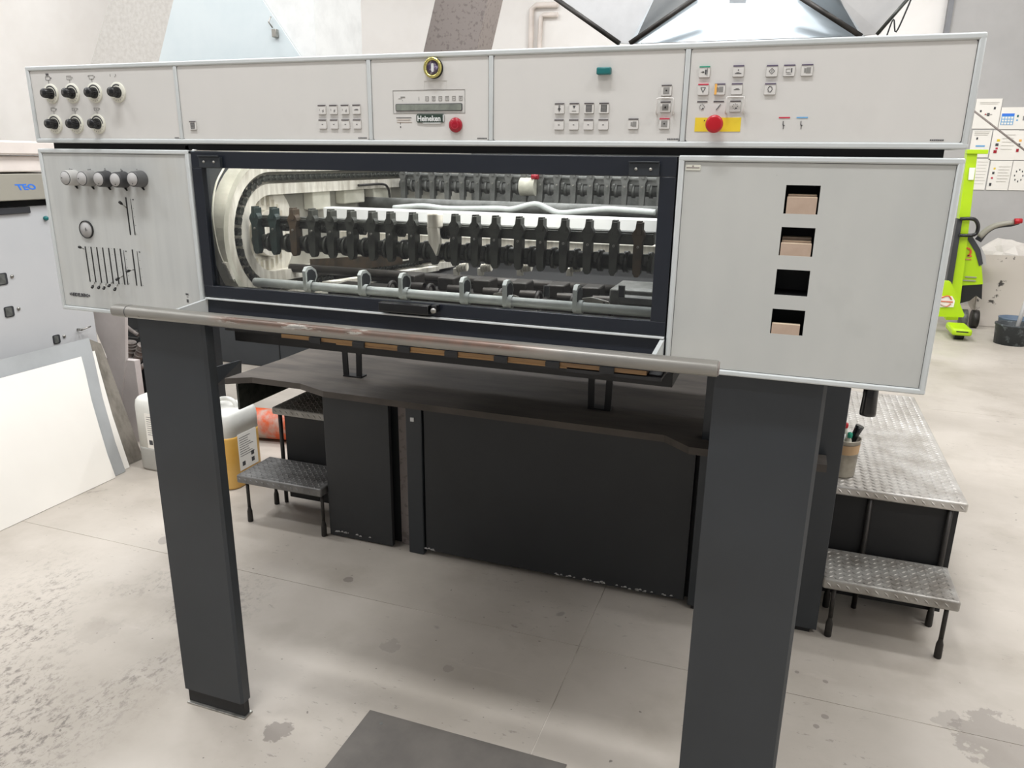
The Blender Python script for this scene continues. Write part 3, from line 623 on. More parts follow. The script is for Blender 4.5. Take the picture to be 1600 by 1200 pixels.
# gauge
bm = NB(); lathe(bm, [(.0222, 0), (.0222, .004), (.0212, .005), (.0202, .0045), (.0202, .003)], (-1.6615, PY, 1.4165), (0, -1, 0), 32, 0); g = obj('pressure_gauge', bm, M['black'], lc)
bm = NB(); lathe(bm, [(.0203, .002), (.0203, .0036), (0, .0036)], (-1.6615, PY, 1.4165), (0, -1, 0), 32); obj('gauge_face', bm, M['lower_wall'], g)
marks(g, [(-1.666, -1.657, 1.4172, 1.4177), (-1.6615, -1.661, 1.412, 1.4215), (-1.6585, -1.655, 1.4150, 1.4156)], Y=PY-.0052)
# slots, scales and levers
SX = [-1.6755, -1.6565, -1.6375, -1.618, -1.5985, -1.580, -1.561, -1.5225]
for x in SX: marks(lc, [(x-.0017, x+.0017, 1.2835, 1.3735)], M['black'], name='lever_slot')
marks(lc, [(-1.5235, -1.5200, 1.409, 1.499)], M['black'], name='lever_slot')
for x, z0, z1 in ((-1.5510, 1.284, 1.370), (-1.508, 1.283, 1.370), (-1.5075, 1.4095, 1.496)):
    bm = NB(); pxz(bm, [(x-.0003, z1), (x+.0003, z1), (x+.0016, z0), (x-.0010, z0)], PY-.0014, PY-.0004); obj('scale_wedge', bm, M['black'], lc)
    marks(lc, [(x+.005, x+.0062, z0+.002+(z1-z0-.004)*k/4, z0+.003+(z1-z0-.004)*k/4) for k in range(5)]+[(x+.0065, x+.0095, z1-.003, z1-.0005)], M['icon'])
marks(lc, [(x-.009, x-.0082, 1.285+k*.0145, 1.286+k*.0145) for x in SX[1:7] for k in range(7)], M['icon_soft'])
LV = [((131, 389), (124, 386)), ((148, 441), (144, 449)), ((157, 442), (154, 450)), ((166, 443), (162, 451)), ((175, 441), (170, 447)), ((184, 444), (179, 453)), ((192, 431), (182, 437)), ((210, 421), (198, 424)), ((198, 325), (187, 316))]
for a, b in LV:
    p = pY(*a, PY); q = pY(*b, PY-.022); d = (q-p).normalized(); bm = NB()
    cyl(bm, p, q-d*.008, .0013, n=8, mi=0); lathe(bm, [(.0016, -.011), (.0034, -.006), (.0034, .001), (0, .0035)], q, d, 10, 1); obj('lever', bm, [M['steel'], M['gloss_black']], lc)
text('maker_name', '+HEIDELBERG+', (-1.7535, PY-.0011, 1.2425), .0120, M['icon'], lc, bold=.0004, sx=.87)
marks(lc, [(-1.3715, -1.363, 1.2705, 1.2725), (-1.3715, -1.363, 1.2735, 1.2745), (-1.369, -1.3635, 1.266, 1.2665)]+[(-1.3705, -1.3645, 1.2525+k*.0016, 1.2535+k*.0016) for k in range(5)])
# --- black strip standing in for the dark gap between console and cabinets
bm = NB(); box(bm, XL+.03, XR-.03, PY+.02, PY+.115, 1.6105, 1.6245); obj('gap_strip', bm, M['black'], press)
# --- guard door
bm = NB(); X0, X1, Z0, Z1 = XA+.004, XB-.003, 1.268, 1.608
GX0, GX1, GZ0, GZ1 = -1.2865, -.2345, 1.2985, 1.5715
box(bm, X0, X1, PY, PY+.018, GZ1, Z1, 0, .0015); box(bm, X0, X1, PY, PY+.018, Z0+.003, GZ0, 0, .0015)
box(bm, X0, GX0, PY, PY+.018, GZ0, GZ1, 0, .001); box(bm, GX1, X1, PY, PY+.018, GZ0, GZ1, 0, .001)
door = obj('guard_door', bm, M['navy'], press)
bm = NB(); box(bm, GX0-.002, GX1+.002, PY+.009, PY+.013, GZ0-.002, GZ1+.002); obj('guard_pane', bm, M['glass'], door)
for x0, x1 in ((-1.2835, -1.2255), (-.2915, -.2345)):
    bm = NB(); box(bm, x0, x1, PY-.010, PY+.001, 1.5725, 1.5965, 0, .0012); box(bm, x0, x1, PY-.014, PY-.008, 1.5965, 1.599, 0, .0006); hg = obj('hinge', bm, M['slate'], door)
    bm = NB()
    for f in (.24, .72): lathe(bm, [(.0030, .0), (.0026, .0014), (0, .0018)], (x0+(x1-x0)*f, PY-.010, 1.585), (0, -1, 0), 12)
    obj('screws', bm, M['steel'], hg)
bm = NB(); box(bm, -.826, -.706, PY-.022, PY+.001, 1.276, 1.2965, 0, .002); box(bm, -.700, -.688, PY-.018, PY+.001, 1.282, 1.298, 0, .002); lt = obj('door_handle', bm, M['gloss_black'], door)
bm = NB(); lathe(bm, [(.006, 0), (.006, .004), (0, .005)], (-.694, PY-.018, 1.287), (0, -1, 0), 12); obj('latch_bolt', bm, M['steel'], lt)
bm = NB(); box(bm, -1.310, -.205, PY-.006, PY+.016, 1.2655, 1.2695, 0, .0008); obj('ledge', bm, M['frame'], press)
bm = NB(); pyz(bm, [(PY+.004, 1.2655), (PY+.016, 1.2655), (PY+.03, 1.197), (PY+.0, 1.197), (PY-.002, 1.205)], -1.313, -.2035); obj('apron', bm, M['navy'], press)
bm = NB(); box(bm, -1.10, -.235, PY-.002, PY+.06, 1.188, 1.1965); box(bm, -.95, -.40, PY-.004, PY+.02, 1.1855, 1.188); ws = obj('wood_strip', bm, M['woodstrip'], press)
for i in range(7):
    x = -1.02+i*.115; bm = NB(); box(bm, x, x+.03, PY-.008, PY+.03, 1.1845, 1.197); obj('clip', bm, M['black'], ws)
bm = NB(); box(bm, -1.315, -.205, PY+.06, PY+.12, 1.175, 1.197); box(bm, -.50, -.205, PY-.001, PY+.05, 1.178, 1.185); obj('lower_beam', bm, M['black'], press)
# rail and its brackets
bm = NB(); R = []; n = 20; ry, rz = .0185, .0142; RYc, RZc = 1.352, 1.2465; rx0, rx1 = -1.474, -.0895
def sec(x, s=1): return [bm.verts.new((x, RYc+ry*s*math.copysign(abs(math.cos(t))**.8, math.cos(t)), RZc+rz*s*math.copysign(abs(math.sin(t))**.8, math.sin(t)))) for t in (2*PI*k/n for k in range(n))]
xs = [(rx0, .8), (rx0+.001, .97), (rx0+.003, 1), (rx1-.003, 1), (rx1-.001, .97), (rx1, .8)]
R = [sec(*q) for q in xs]
for A, B in zip(R, R[1:]):
    for i in range(n): f = bm.faces.new((A[i], A[(i+1) % n], B[(i+1) % n], B[i])); f.smooth = True
bm.faces.new(R[0][::-1]); bm.faces.new(R[-1])
rail = obj('handrail', bm, M['rail'], press)
bm = NB(); pts = [(RYc+ry*.9*math.cos(t), RZc+rz*.9*math.sin(t)) for t in (2*PI*k/16 for k in range(16))]; pyz(bm, pts, rx1-.0002, rx1+.0012); obj('end_cap', bm, M['brownconc'], rail)
bm = NB(); pts = [(RYc+ry*1.02*math.copysign(abs(math.cos(t))**.8, math.cos(t)), RZc+rz*1.02*math.copysign(abs(math.sin(t))**.8, math.sin(t))) for t in (2*PI*k/20 for k in range(20))]; pyz(bm, pts, -1.432, -1.4305); obj('joint_line', bm, M['icon'], rail)
for x in (-1.3135, -.2085):
    bm = NB(); pyz(bm, [(RYc, RZc-.004), (RYc, RZc+.008), (PY+.004, 1.2645), (PY+.004, 1.222)], x-.004, x+.004); obj('rail_bracket', bm, M['frame'], press)
# legs
def leg(x0, x1, base=True):
    bm = NB(); c = .007
    pxy(bm, [(x0, 1.50), (x1-c, 1.50), (x1, 1.507), (x1, 1.535), (x0, 1.535)], .052, 1.2035); l = obj('leg', bm, M['slate'], press)
    bm = NB(); box(bm, x0+.004, x1-.002, 1.507, 1.53, .006, .0525, 0, .001); obj('leg_base', bm, M['black'], l)
    bm = NB(); box(bm, x0+.002, x1+.003, 1.498, 1.536, 0, .006, 0, .001); obj('foot_plate', bm, M['steel'], l)
leg(-1.567, -1.358); leg(-.1045, .1035)
# side and rear housings
bm = NB(); box(bm, -1.784, -1.345, 1.672, 3.3, 1.16, 1.62); obj('side_housing', bm, M['slate'], press)
bm = NB(); box(bm, -.199, .255, 1.672, 3.3, 1.16, 1.62); obj('side_housing', bm, M['slate'], press)
bm = NB(); box(bm, -1.345, -.199, 3.2, 3.3, 1.16, 1.62); obj('rear_housing', bm, M['bar_grey'], press)
bm = NB(); box(bm, -1.345, -.199, 1.60, 3.2, 1.13, 1.16); obj('underside_tray', bm, M['black'], press)
bm = NB(); box(bm, -1.345, -1.335, 1.49, 3.2, 1.215, 1.62); obj('inner_side_plate', bm, M['cast_dim'], press)
bm = NB(); box(bm, -.212, -.2, 1.49, 3.2, 1.20, 1.60); obj('inner_side_plate', bm, M['bar_grey'], press)
bm = NB(); box(bm, -1.30, -.25, PY+.10, PY+.135, 1.612, 1.622); il = obj('added_lamp_housing', bm, M['white_paint'], press)  # unseen housing for the added fill light under the console
lo = area('added_interior_fill', (-.86, PY+.118, 1.610), .95, .02, 3.6, (1, .98, .94), (-.9, PY+.30, 1.3))  # fill light added to brighten the interior behind the guard
# ------------------------------------------------------------ inside the guard
CX = -1.300
cy, cz, cr = 1.720, 1.402, .143
def loop(r, yend, drop, n=22):
    "outline running from the rear along the top, round the front and back along the sloping bottom"
    pts = [(yend, cz+r)]
    for i in range(n+1): t = PI/2+PI*i/n; pts.append((cy+r*math.cos(t), cz+r*math.sin(t)))
    pts.append((yend, cz-r-drop)); return pts
def band(name, r0, r1, x0, x1, m, yend=2.9, drop=0.05):
    A, B = loop(r0, yend, drop), loop(r1, yend, drop); bm = NB()
    for i in range(len(A)-1):
        P = [A[i], B[i], B[i+1], A[i+1]]; prism(bm, [(x0, y, z) for y, z in P], (x1-x0, 0, 0))
    return obj(name, bm, m, press)
band('chain_guide', .158, .183, -1.335, -1.287, M['cast_rib'])
band('chain_guide', .187, .203, -1.335, -1.281, M['cast'], yend=1.95, drop=.0)
band('chain_guide', .100, .128, -1.335, -1.290, M['cast_rib'])
bm = NB(); cyl(bm, (-1.335, cy, cz), (-1.318, cy, cz), .135, n=40); cyl(bm, (-1.318, cy, cz), (-1.295, cy, cz), .06, n=32)
for k in range(24): t = 2*PI*k/24; box(bm, -1.318, -1.309, cy+.085*math.cos(t)-.003, cy+.085*math.cos(t)+.003, cz+.085*math.sin(t)-.012, cz+.085*math.sin(t)+.012)
obj('chain_wheel', bm, M['cast_rib'], press)
# chain links
bm = NB()
def linkm():
    bm = NB(); p = .0062
    for x in (-.0055, .0045):
        pts = []
        for i in range(16):
            t = 2*PI*i/16; yy = p*math.cos(t)*1.0+(.0035 if math.cos(t) > 0 else -.0035 if math.cos(t) < 0 else 0); zz = 0.0095*math.sin(t)*(1-.35*math.exp(-(yy/.006)**2)); pts.append((yy, zz))
        pyz(bm, pts, x, x+.0014)
    for y in (-.0058, .0058): cyl(bm, (-.0065, y, 0), (.0075, y, 0), .0040, n=10)
    return bm
ch = thing('x', 'x', 'x'); bpy.data.objects.remove(ch)
bm = NB(); P = loop(.143, 2.9, .05); 
for i in range(len(P)-1): prism(bm, [(CX-.004, P[i][0], P[i][1]-.0008), (CX-.004, P[i+1][0], P[i+1][1]-.0008), (CX-.004, P[i+1][0], P[i+1][1]+.0008), (CX-.004, P[i][0], P[i][1]+.0008)], (.001, 0, 0))
chain = obj('gripper_chain', bm, M['bar'], press)
P = [Vector((0, y, z)) for y, z in P]; seg = [(a, b, (b-a).length) for a, b in zip(P, P[1:])]; tot = sum(s[2] for s in seg); step = .0262; d = 0; proto = None
while d < tot:
    q = d
    for a, b, L in seg:
        if q <= L: pos = a+(b-a)*(q/L); tt = (b-a).normalized(); break
        q -= L
    if not (pos.y > 2.6):
        ang = math.atan2(tt.z, tt.y)
        if proto is None:
            proto = obj('chain_link', linkm(), M['bar'], chain); proto.location = Vector((CX+.012, pos.y, pos.z))-wloc(chain); proto.rotation_euler = (ang, 0, 0)
        else: dup(proto, (CX+.012, pos.y, pos.z), chain, (ang, 0, 0))
    d += step
# cable on the side plate
bm = NB(); tube(bm, smooth_path([pX(350, 262, -1.30), pX(337, 290, -1.30), pX(332, 335, -1.30), pX(340, 385, -1.30), pX(352, 415, -1.29), pX(366, 440, -1.28)], 6), .0024, 8); obj('air_line', bm, M['cast'], press)
bm = NB()
for i in range(6): p = pX(352+2*i, 412+4.2*i, -1.285); cyl(bm, p+Vector((-.006, 0, 0)), p+Vector((.008, -.002, 0)), .0050, n=10)
obj('cable_coil', bm, M['cast_rib'], press)
# brackets behind, on the side plate
bm = NB()
for (y0, y1, z0, z1) in ((1.93, 2.02, 1.45, 1.51), (2.10, 2.22, 1.46, 1.52), (2.28, 2.40, 1.44, 1.52)): box(bm, -1.335, -1.30, y0, y1, z0, z1, 0, .004)
tube(bm, smooth_path([(-1.28, 2.15, 1.515), (-1.28, 2.30, 1.515), (-1.28, 2.34, 1.50), (-1.28, 2.35, 1.47)], 5), .004, 8, 1)
obj('bearing_block', bm, [M['cast'], M['iron']], press)
# --- gripper bars
def arm_mesh(w, tall, low, notch=True):
    bm = NB(); h = w/2
    pts = [(-h, -low), (-h*1.15, -low*.2), (-h*1.2, 0), (-h*1.1, tall*.35), (-h*1.75, tall*.58), (-h*1.5, tall*.68), (-h*.85, tall*.8), (-h*.62, tall*1.05), (h*.62, tall*1.05), (h*.85, tall*.8), (h*1.5, tall*.68), (h*1.75, tall*.58), (h*1.1, tall*.35), (h*1.2, 0), (h*1.15, -low*.2), (h, -low), (h*.45, -low*1.18), (-h*.45, -low*1.18)]
    pxz(bm, pts, -.012, .006)
    box(bm, -h*.35, h*.9, -.016, .012, tall*.60, tall*1.0, 0, .001)
    cyl(bm, (h*.1, -.015, tall*.22), (h*.1, -.011, tall*.22), .0026, n=10, mi=1)
    cyl(bm, (h*.1, -.0155, tall*.22), (h*.1, -.0148, tall*.22), .0012, n=8, mi=0)
    box(bm, -h*.8, h*.8, .006, .020, -low*.8, tall*.4, 0, .001)
    return bm
def gripper_bar(Y, xs, zt, zs, label, teal=(), rust=(), m='bar', up=.0, scale=1.0):
    x0, x1 = min(xs)-.012, max(xs)+.03
    bm = NB(); box(bm, x0, x1, Y+.006, Y+.030, zt-.048*scale, zt-.020*scale, 0, .003); box(bm, x0+.01, x1, Y+.001, Y+.010, zt-.030*scale, zt-.024*scale, 0, .001); cyl(bm, (x0-.01, Y+.02, zs), (x1, Y+.02, zs), .0185*scale, n=20)
    for i, x in enumerate(xs): cyl(bm, (x+.019, Y+.02, zs), (x+.029, Y+.02, zs), .0235*scale, n=20)
    g = obj('gripper_bar', bm, M[m], press, label=label); A = {}
    for i, x in enumerate(xs):
        kind = 'bar_teal' if i in teal else 'bar_rust' if i in rust else m
        if kind not in A:
            bmm = arm_mesh(.016*scale, .064*scale, .042*scale); o = obj('gripper_arm', bmm, [M[kind], M['steel']], g, center=False); A[kind] = o; o.location = Vector((x, Y, zt-.064*scale+.0))-wloc(g)
        else: dup(A[kind], (x, Y, zt-.064*scale), g)
        if i % 2 == 0 or i > 10:
            bm = NB(); box(bm, x+.010, x+.024, Y-.002, Y+.02, zs-.004, zs+.020, 0, .003); cyl(bm, (x+.017, Y-.004, zs+.010), (x+.017, Y+.0, zs+.010), .005, n=12); obj('gripper_pad', bm, M[m], g)
        else:
            bm = NB(); cyl(bm, (x+.012, Y+.014, zt-.045*scale), (x+.028, Y+.014, zt-.045*scale), .010, n=14)
            for q in range(4): cyl(bm, (x+.0135+q*.004, Y+.014, zt-.045*scale), (x+.0150+q*.004, Y+.014, zt-.045*scale), .0115, n=14)
            obj('spring', bm, M[m], g)
    return g
GY = 1.615
axs = [pY(x, 350, GY).x for x in (402, 430, 461, 490, 519, 550, 583, 611, 646, 680, 712, 744, 775, 812, 847, 883, 921, 962, 1000)]
g1 = gripper_bar(GY, axs, 1.476, 1.390, 'dark oily near gripper bar', teal=(0, 1), rust=(2, 18))
bm = NB(); lathe(bm, [(.004, 0), (.012, .006), (.014, .014), (.012, .03), (.016, .034)], (axs[0]-.022-.012, GY+.02, 1.393), (1, 0, 0), 18); obj('bar_nose', bm, M['bar_teal'], g1)
bm = NB(); box(bm, axs[9]-.008, axs[9]+.020, GY-.030, GY+.004, 1.445, 1.482, 0, .006); pxz(bm, [(axs[9]-.008, 1.45), (axs[9]+.018, 1.45), (axs[9]+.022, 1.412), (axs[9]+.014, 1.385), (axs[9]+.006, 1.40), (axs[9]-.004, 1.415)], GY-.028, GY-.016); obj('cam_follower', bm, M['cast_rib'], g1)
GY2 = 2.40
axs2 = [-1.25+.0545*i for i in range(17)]
g2 = gripper_bar(GY2, axs2, 1.570, 1.510, 'grey far gripper bar', m='bar_grey', scale=.95)  # paler iron: grey haze of the pane's reflections put into the colour
bm = NB(); p = pY(836, 276, GY2-.03); cyl(bm, (p.x-.011, GY2-.03, p.z), (p.x+.011, GY2-.03, p.z), .009, n=16, mi=1); p = pY(824, 292, GY2-.03); cyl(bm, (p.x-.025, GY2-.02, p.z), (p.x+.025, GY2-.02, p.z), .028, n=20); obj('clamp_collar', bm, [M['cast'], M['dred']], g2)
# white strip, crossbar, hose
bm = NB(); box(bm, -1.25, -.28, 1.90, 1.95, 1.43, 1.462, 0, .003); obj('white_crossbar', bm, M['white_paint'], press)
bm = NB(); box(bm, -1.25, -.28, 1.98, 2.02, 1.366, 1.390, 0, .003); obj('white_crossbar', bm, M['cast_rib'], press)  # pale bar added behind the arms to show as slits of light
bm = NB(); cyl(bm, (-1.33, 2.25, 1.455), (-.21, 2.25, 1.455), .020, n=20); cyl(bm, (-1.33, 2.60, 1.30), (-.21, 2.60, 1.30), .06, n=24); obj('cross_shaft', bm, M['bar_grey'], press)
bm = NB(); H = [pY(x, y, 2.18) for x, y in ((615, 325), (660, 322), (700, 326), (775, 326), (800, 327), (835, 319), (855, 326), (875, 333), (910, 330), (950, 327), (1000, 330), (1024, 332))]
tube(bm, smooth_path(H, 5), .0085, 10); obj('air_hose', bm, M['bluegrey'], press)
# pale front tube with flat collars
TY = 1.56
bm = NB(); cyl(bm, (-1.235, TY, 1.2985), (-.222, TY, 1.2985), .0105, n=20); ft = obj('jogger_tube', bm, M['bluegrey'], press)
cp = None
for x in (485, 570, 633, 728, 795, 905):
    q = pY(x, 450, TY).x
    if cp is None:
        bm = NB(); lathe(bm, [(.0145, -.010), (.0145, .010)], (q, TY, 1.2985), (1, 0, 0), 18); 
        pts = [(TY-.014, 1.290), (TY+.014, 1.290), (TY+.034, 1.318), (TY+.030, 1.334), (TY+.012, 1.345), (TY-.006, 1.345), (TY-.015, 1.336)]
        pyz(bm, pts, q-.010, q-.001); pyz(bm, [(a+(TY+.006-a)*.28, b+(1.320-b)*.28) for a, b in pts], q-.001, q+.0008, 1); cp = obj('flat_collar', bm, [M['bluegrey'], M['slate']], ft); cx0 = cp.location.x-(q-wloc(ft).x); cl = wloc(cp)
    else: dup(cp, (q+cx0, cl.y, cl.z), ft)
# lower mechanism: sheet brake modules
bm = NB(); box(bm, -1.12, -.26, 1.74, 1.80, 1.235, 1.275, 0, .004); cyl(bm, (-1.30, 1.80, 1.30), (-.22, 1.80, 1.30), .012, n=16); cyl(bm, (-1.30, 2.0, 1.26), (-.22, 2.0, 1.26), .018, n=16); box(bm, -1.33, -.22, 1.56, 1.60, 1.20, 1.235, 0, .003)
brk = obj('sheet_brake', bm, M['iron'], press)
for i, x in enumerate((640, 700, 755, 812, 870, 925, 985)):
    q = pY(x, 430, 1.72).x; bm = NB()
    box(bm, q-.020, q+.024, 1.70, 1.76, 1.285, 1.318, 0, .004); box(bm, q-.030, q+.01, 1.69, 1.70, 1.262, 1.285, 0, .002)
    lathe(bm, [(.020, -.004), (.026, -.003), (.026, .003), (.020, .004)], (q-.034, 1.69, 1.278), (1, 0, 0), 24)
    lathe(bm, [(.012, -.02), (.012, .02)], (q+.03, 1.70, 1.29), (1, 0, 0), 14)
    obj('brake_module', bm, M['iron'], brk)
for x in (722, 822, 900, 760):
    q = pY(x, 418, 1.66); bm = NB()
    cyl(bm, q+Vector((-.012, 0, -.002)), q+Vector((.012, 0, .002)), .0085, n=14)
    for k in range(5): cyl(bm, q+Vector((-.012+k*.0055, 0, -.002+k*.001)), q+Vector((-.009+k*.0055, 0, -.002+k*.001)), .0100, n=14)
    box(bm, q.x-.022, q.x-.008, q.y-.004, q.y+.008, q.z-.02, q.z-.002, 0, .002); obj('white_roller', bm, M['cast_rib'], brk)
for x, y in ((790, 463), (930, 471)):
    q = pY(x, y, 1.60); bm = NB(); pxz(bm, [(q.x-.030, q.z+.004), (q.x-.01, q.z+.008), (q.x+.028, q.z+.001), (q.x+.032, q.z-.006), (q.x+.024, q.z-.010), (q.x-.030, q.z-.004)], 1.60, 1.61); cyl(bm, (q.x+.02, 1.596, q.z-.003), (q.x+.02, 1.60, q.z-.003), .003, n=10, mi=1); obj('rocker_lever', bm, [M['beige'], M['black']], brk)
for x in (855, 972):
    q = pY(x, 455, 1.60); bm = NB(); ringxz(bm, q.x-.008, q.x+.006, q.z-.014, q.z+.012, .0015, 1.598, 1.602); box(bm, q.x-.007, q.x+.005, 1.602, 1.604, q.z-.013, q.z+.011, 1); obj('label_plate', bm, [M['bar_grey'], M['slate']], brk)
bm = NB(); box(bm, -.36, -.222, 1.66, 1.80, 1.27, 1.325, 0, .004); box(bm, -.33, -.24, 1.62, 1.66, 1.30, 1.315, 0, .002); obj('end_block', bm, M['bar_grey'], brk)
bm = NB(); pxz(bm, [(-.252, 1.45), (-.225, 1.455), (-.224, 1.39), (-.252, 1.385)], 1.60, 1.612); obj('cream_cover', bm, M['cast'], press)
bm = NB(); q0, q1 = pX(560, 425, -1.29), pX(640, 410, -1.29)
prism(bm, [(-1.27, 1.85, 1.275), (-1.27, 2.4, 1.24), (-1.27, 2.4, 1.275), (-1.27, 1.85, 1.32)], (.006, 0, 0)); prism(bm, [(-1.20, 1.80, 1.25), (-1.20, 2.5, 1.21), (-1.20, 2.5, 1.225), (-1.20, 1.80, 1.268)], (.03, 0, 0), 1); obj('sloping_guide', bm, [M['bar_rust'], M['cast_rib']], press)
bm = NB(); box(bm, -1.19, -.235, 1.515, 1.535, 1.270, 1.280, 0, .001); obj('lower_lip', bm, M['cast'], press)
# ------------------------------------------------------------ printing unit behind
plat = thing('raised_platform', 'dark stained platform deck on slate base covers behind the front legs', 'platform', (-1.2, 2.9, 0))
unit = thing('printing_unit', 'tall slate grey machine body standing beyond the raised platform', 'printing press', (-2.3, 5.0, 0))
bm = NB(); box(bm, -5.0, .3, 4.8, 5.3, 0, 1.95, 0, .01)
ub = obj('unit_body', bm, M['slate'], unit)
bm = NB(); p = pY(435, 540, 4.79); box(bm, p.x-.003, p.x+.003, 4.795, 4.801, 0.02, 1.9); obj('body_seam', bm, M['black'], ub)
bm = NB(); box(bm, -1.70, .15, 2.64, 4.55, .0, .63); obj('base_frame', bm, M['slate_dirty'], plat)
def cover(x0, x1, y0, y1, z0, z1, m='slate_dirty', lab=None):
    bm = NB(); box(bm, x0, x1, y0, y1, z0, z1, 0, .002); return obj('cover_panel', bm, M[m], plat, label=lab)
cover(-1.284, -.2185, 2.575, 2.60, .022, .645)
cover(-1.752, -1.444, 2.578, 2.60, .006, .645)
cover(-1.425, -1.296 if False else -1.361, 2.625, 2.635, .0, .645, 'brownconc')
bm = NB(); box(bm, -1.361, -1.2915, 2.568, 2.60, 0, .645, 0, .004); po = obj('corner_post', bm, M['slate'], plat)
bm = NB(); box(bm, -1.3375, -1.323, 2.564, 2.5685, .590, .606); obj('paint_chip', bm, M['white_paint'], po)
cover(-.203, .2465, 2.555, 2.60, .018, 1.16, 'slate')
bm = NB(); box(bm, -.19, .225, 2.565, 2.60, 0, .018); obj('cover_foot', bm, M['black'], plat)
bm = NB()
rr = random.Random(3)
for (cx, w, k) in ((-1.62, .10, 9), (-1.27, .03, 5), (-.62, .10, 12), (-.40, .14, 16), (-.68, .04, 6)):
    for i in range(k):
        x = cx+rr.uniform(-w, w)/1; s = rr.uniform(.003, .009); z = .024+rr.uniform(0, .006)
        pxz(bm, [(x-s, z), (x+s, z), (x+s*.6, z+s*.9), (x-s*.4, z+s*.7)], 2.5738, 2.5752)
obj('chipped_paint', bm, M['lower_wall'], plat)['kind'] = 'stuff'
# ------------------------------------------------------------ raised platform
bm = NB(); pxy(bm, [(-2.225, 2.555), (-2.13, 2.615), (-1.88, 2.612), (-1.73, 2.555), (-1.26, 2.55), (-.33, 2.55), (-.235, 2.465), (.20, 2.465), (.20, 4.6), (-2.2, 4.6), (-2.2, 2.9)], .648, .674); obj('deck', bm, M['deck'], plat)
bm = NB(); box(bm, -2.205, -2.195, 2.60, 4.55, .522, .648); obj('side_skirt', bm, M['bar'], plat)
for cx, Y in ((-1.727, 2.78), (-.612, 2.74)):
    bm = NB(); box(bm, cx-.045, cx+.045, Y-.004, Y+.045, .674, .680)
    prism(bm, [(cx-.045, Y, .676), (cx-.020, Y, .676), (cx-.030, Y, 1.125), (cx-.055, Y, 1.125)], (0, .008, 0)); prism(bm, [(cx+.020, Y, .676), (cx+.045, Y, .676), (cx+.055, Y, 1.125), (cx+.030, Y, 1.125)], (0, .008, 0)); obj('strap', bm, M['black'], plat)
bm = NB(); prism(bm, [pY(322, 577, 2.75), pY(372, 563, 3.05), pY(372, 592, 3.05), pY(330, 605, 2.75)], (.012, .012, 0)); obj('cross_beam', bm, M['slate_dirty'], plat)
# ------------------------------------------------------------ steps with tread plates
def treads(name, x0, x1, y0, y1, z, face_h, m, parent, p=.030, ang=PI/4):
    bm = NB()
    box(bm, x0, x1, y0, y1, z-face_h, z-.0015, 0, .007, 3)
    o = obj(name, bm, m, parent)
    bm = NB(); i = 0; y = y0+.012
    def loz(c, u, v, nn, a, b, h):
        P = [c-u*a, c-v*b, c+u*a, c+v*b]; B = [bm.verts.new(q) for q in P]; T = [bm.verts.new(c+(q-c)*.35+nn*h) for q in P]
        bm.faces.new(T)
        for k in range(4): bm.faces.new((B[k], B[(k+1) % 4], T[(k+1) % 4], T[k]))
    while y < y1-.01:
        x = x0+.012+(p/2 if i % 2 else 0); j = 0
        while x < x1-.012:
            a = ang if (i % 2) else -ang
            u = Vector((math.cos(a), math.sin(a), 0)); v = Vector((-math.sin(a), math.cos(a), 0))
            loz(Vector((x, y, z-.0017)), u, v, Vector((0, 0, 1)), .0125, .0042, .0026); x += p; j += 1
        y += p*.5; i += 1
    x = x0+.02
    while x < x1-.015:
        u = Vector((math.cos(-PI/4), 0, math.sin(-PI/4))); v = Vector((math.sin(PI/4), 0, math.cos(PI/4)))
        loz(Vector((x, y0+.0001, z-face_h/2-.001)), u, v, Vector((0, -1, 0)), .0125, .0042, .0026); x += p
    q = obj('tread_pattern', bm, m, o); q['kind'] = 'stuff'; return o
def tapered_leg(x, y, ztop, t):
    bm = NB(); cyl(bm, (x, y, .075), (x, y, ztop), .0075, n=14); lathe(bm, [(0, .0), (.0115, 0), (.0125, .004), (.0115, .052), (.0075, .068), (.0075, .08)], (x, y, 0), n=14, mi=0); obj('leg', bm, M['iron'], t)
def steps(x0, x1, ux0, ux1, uy0, uy1, mtop, mlow, label):
    t = thing('step_unit', label, 'steps', ((x0+x1)/2, 2.9, 0))
    treads('lower_tread', x0, x1, 2.545, 2.785, .232, .040, mlow, t)
    treads('upper_tread', ux0, ux1, uy0, uy1, .485, .036, mtop, t)
    return t
t = steps(.245, .665, .20, .688, 2.775, 4.10, M['tread'], M['tread_worn'], 'two step tread plate stair on the right carrying the tin')
for x in (.286, .632): tapered_leg(x, 2.565, .195, t); tapered_leg(x, 2.76, .195, t)
bm = NB(); box(bm, .20, .668, 2.80, 2.812, .04, .450); box(bm, .660, .668, 2.81, 4.0, .04, .45); obj('riser_panel', bm, M['black'], t)
for x in (.385, .640):
    bm = NB(); cyl(bm, (x, 2.79, .0), (x, 2.79, .452), .0095, n=12); obj('leg', bm, M['iron'], t)
for x in (.24, .66):
    bm = NB(); cyl(bm, (x, 4.0, 0), (x, 4.0, .452), .0095, n=12); obj('leg', bm, M['iron'], t)
t = steps(-2.205, -1.765, -2.165, -1.765, 2.775, 3.30, M['tread_lit'], M['tread_dark'], 'two step dull tread plate stair on the left beside the amber can')
for x in (-2.165, -1.775): tapered_leg(x, 2.565, .195, t); tapered_leg(x, 2.76, .195, t)
bm = NB(); box(bm, -2.115, -1.765, 2.80, 2.812, .03, .450); obj('riser_panel', bm, M['black'], t)
for x in (-2.135,):
    bm = NB(); cyl(bm, (x, 2.795, 0), (x, 2.795, .452), .0095, n=12); obj('leg', bm, M['iron'], t)
bm = NB(); cyl(bm, (-2.135, 3.2, 0), (-2.135, 3.2, .452), .0095, n=12); obj('leg', bm, M['iron'], t)
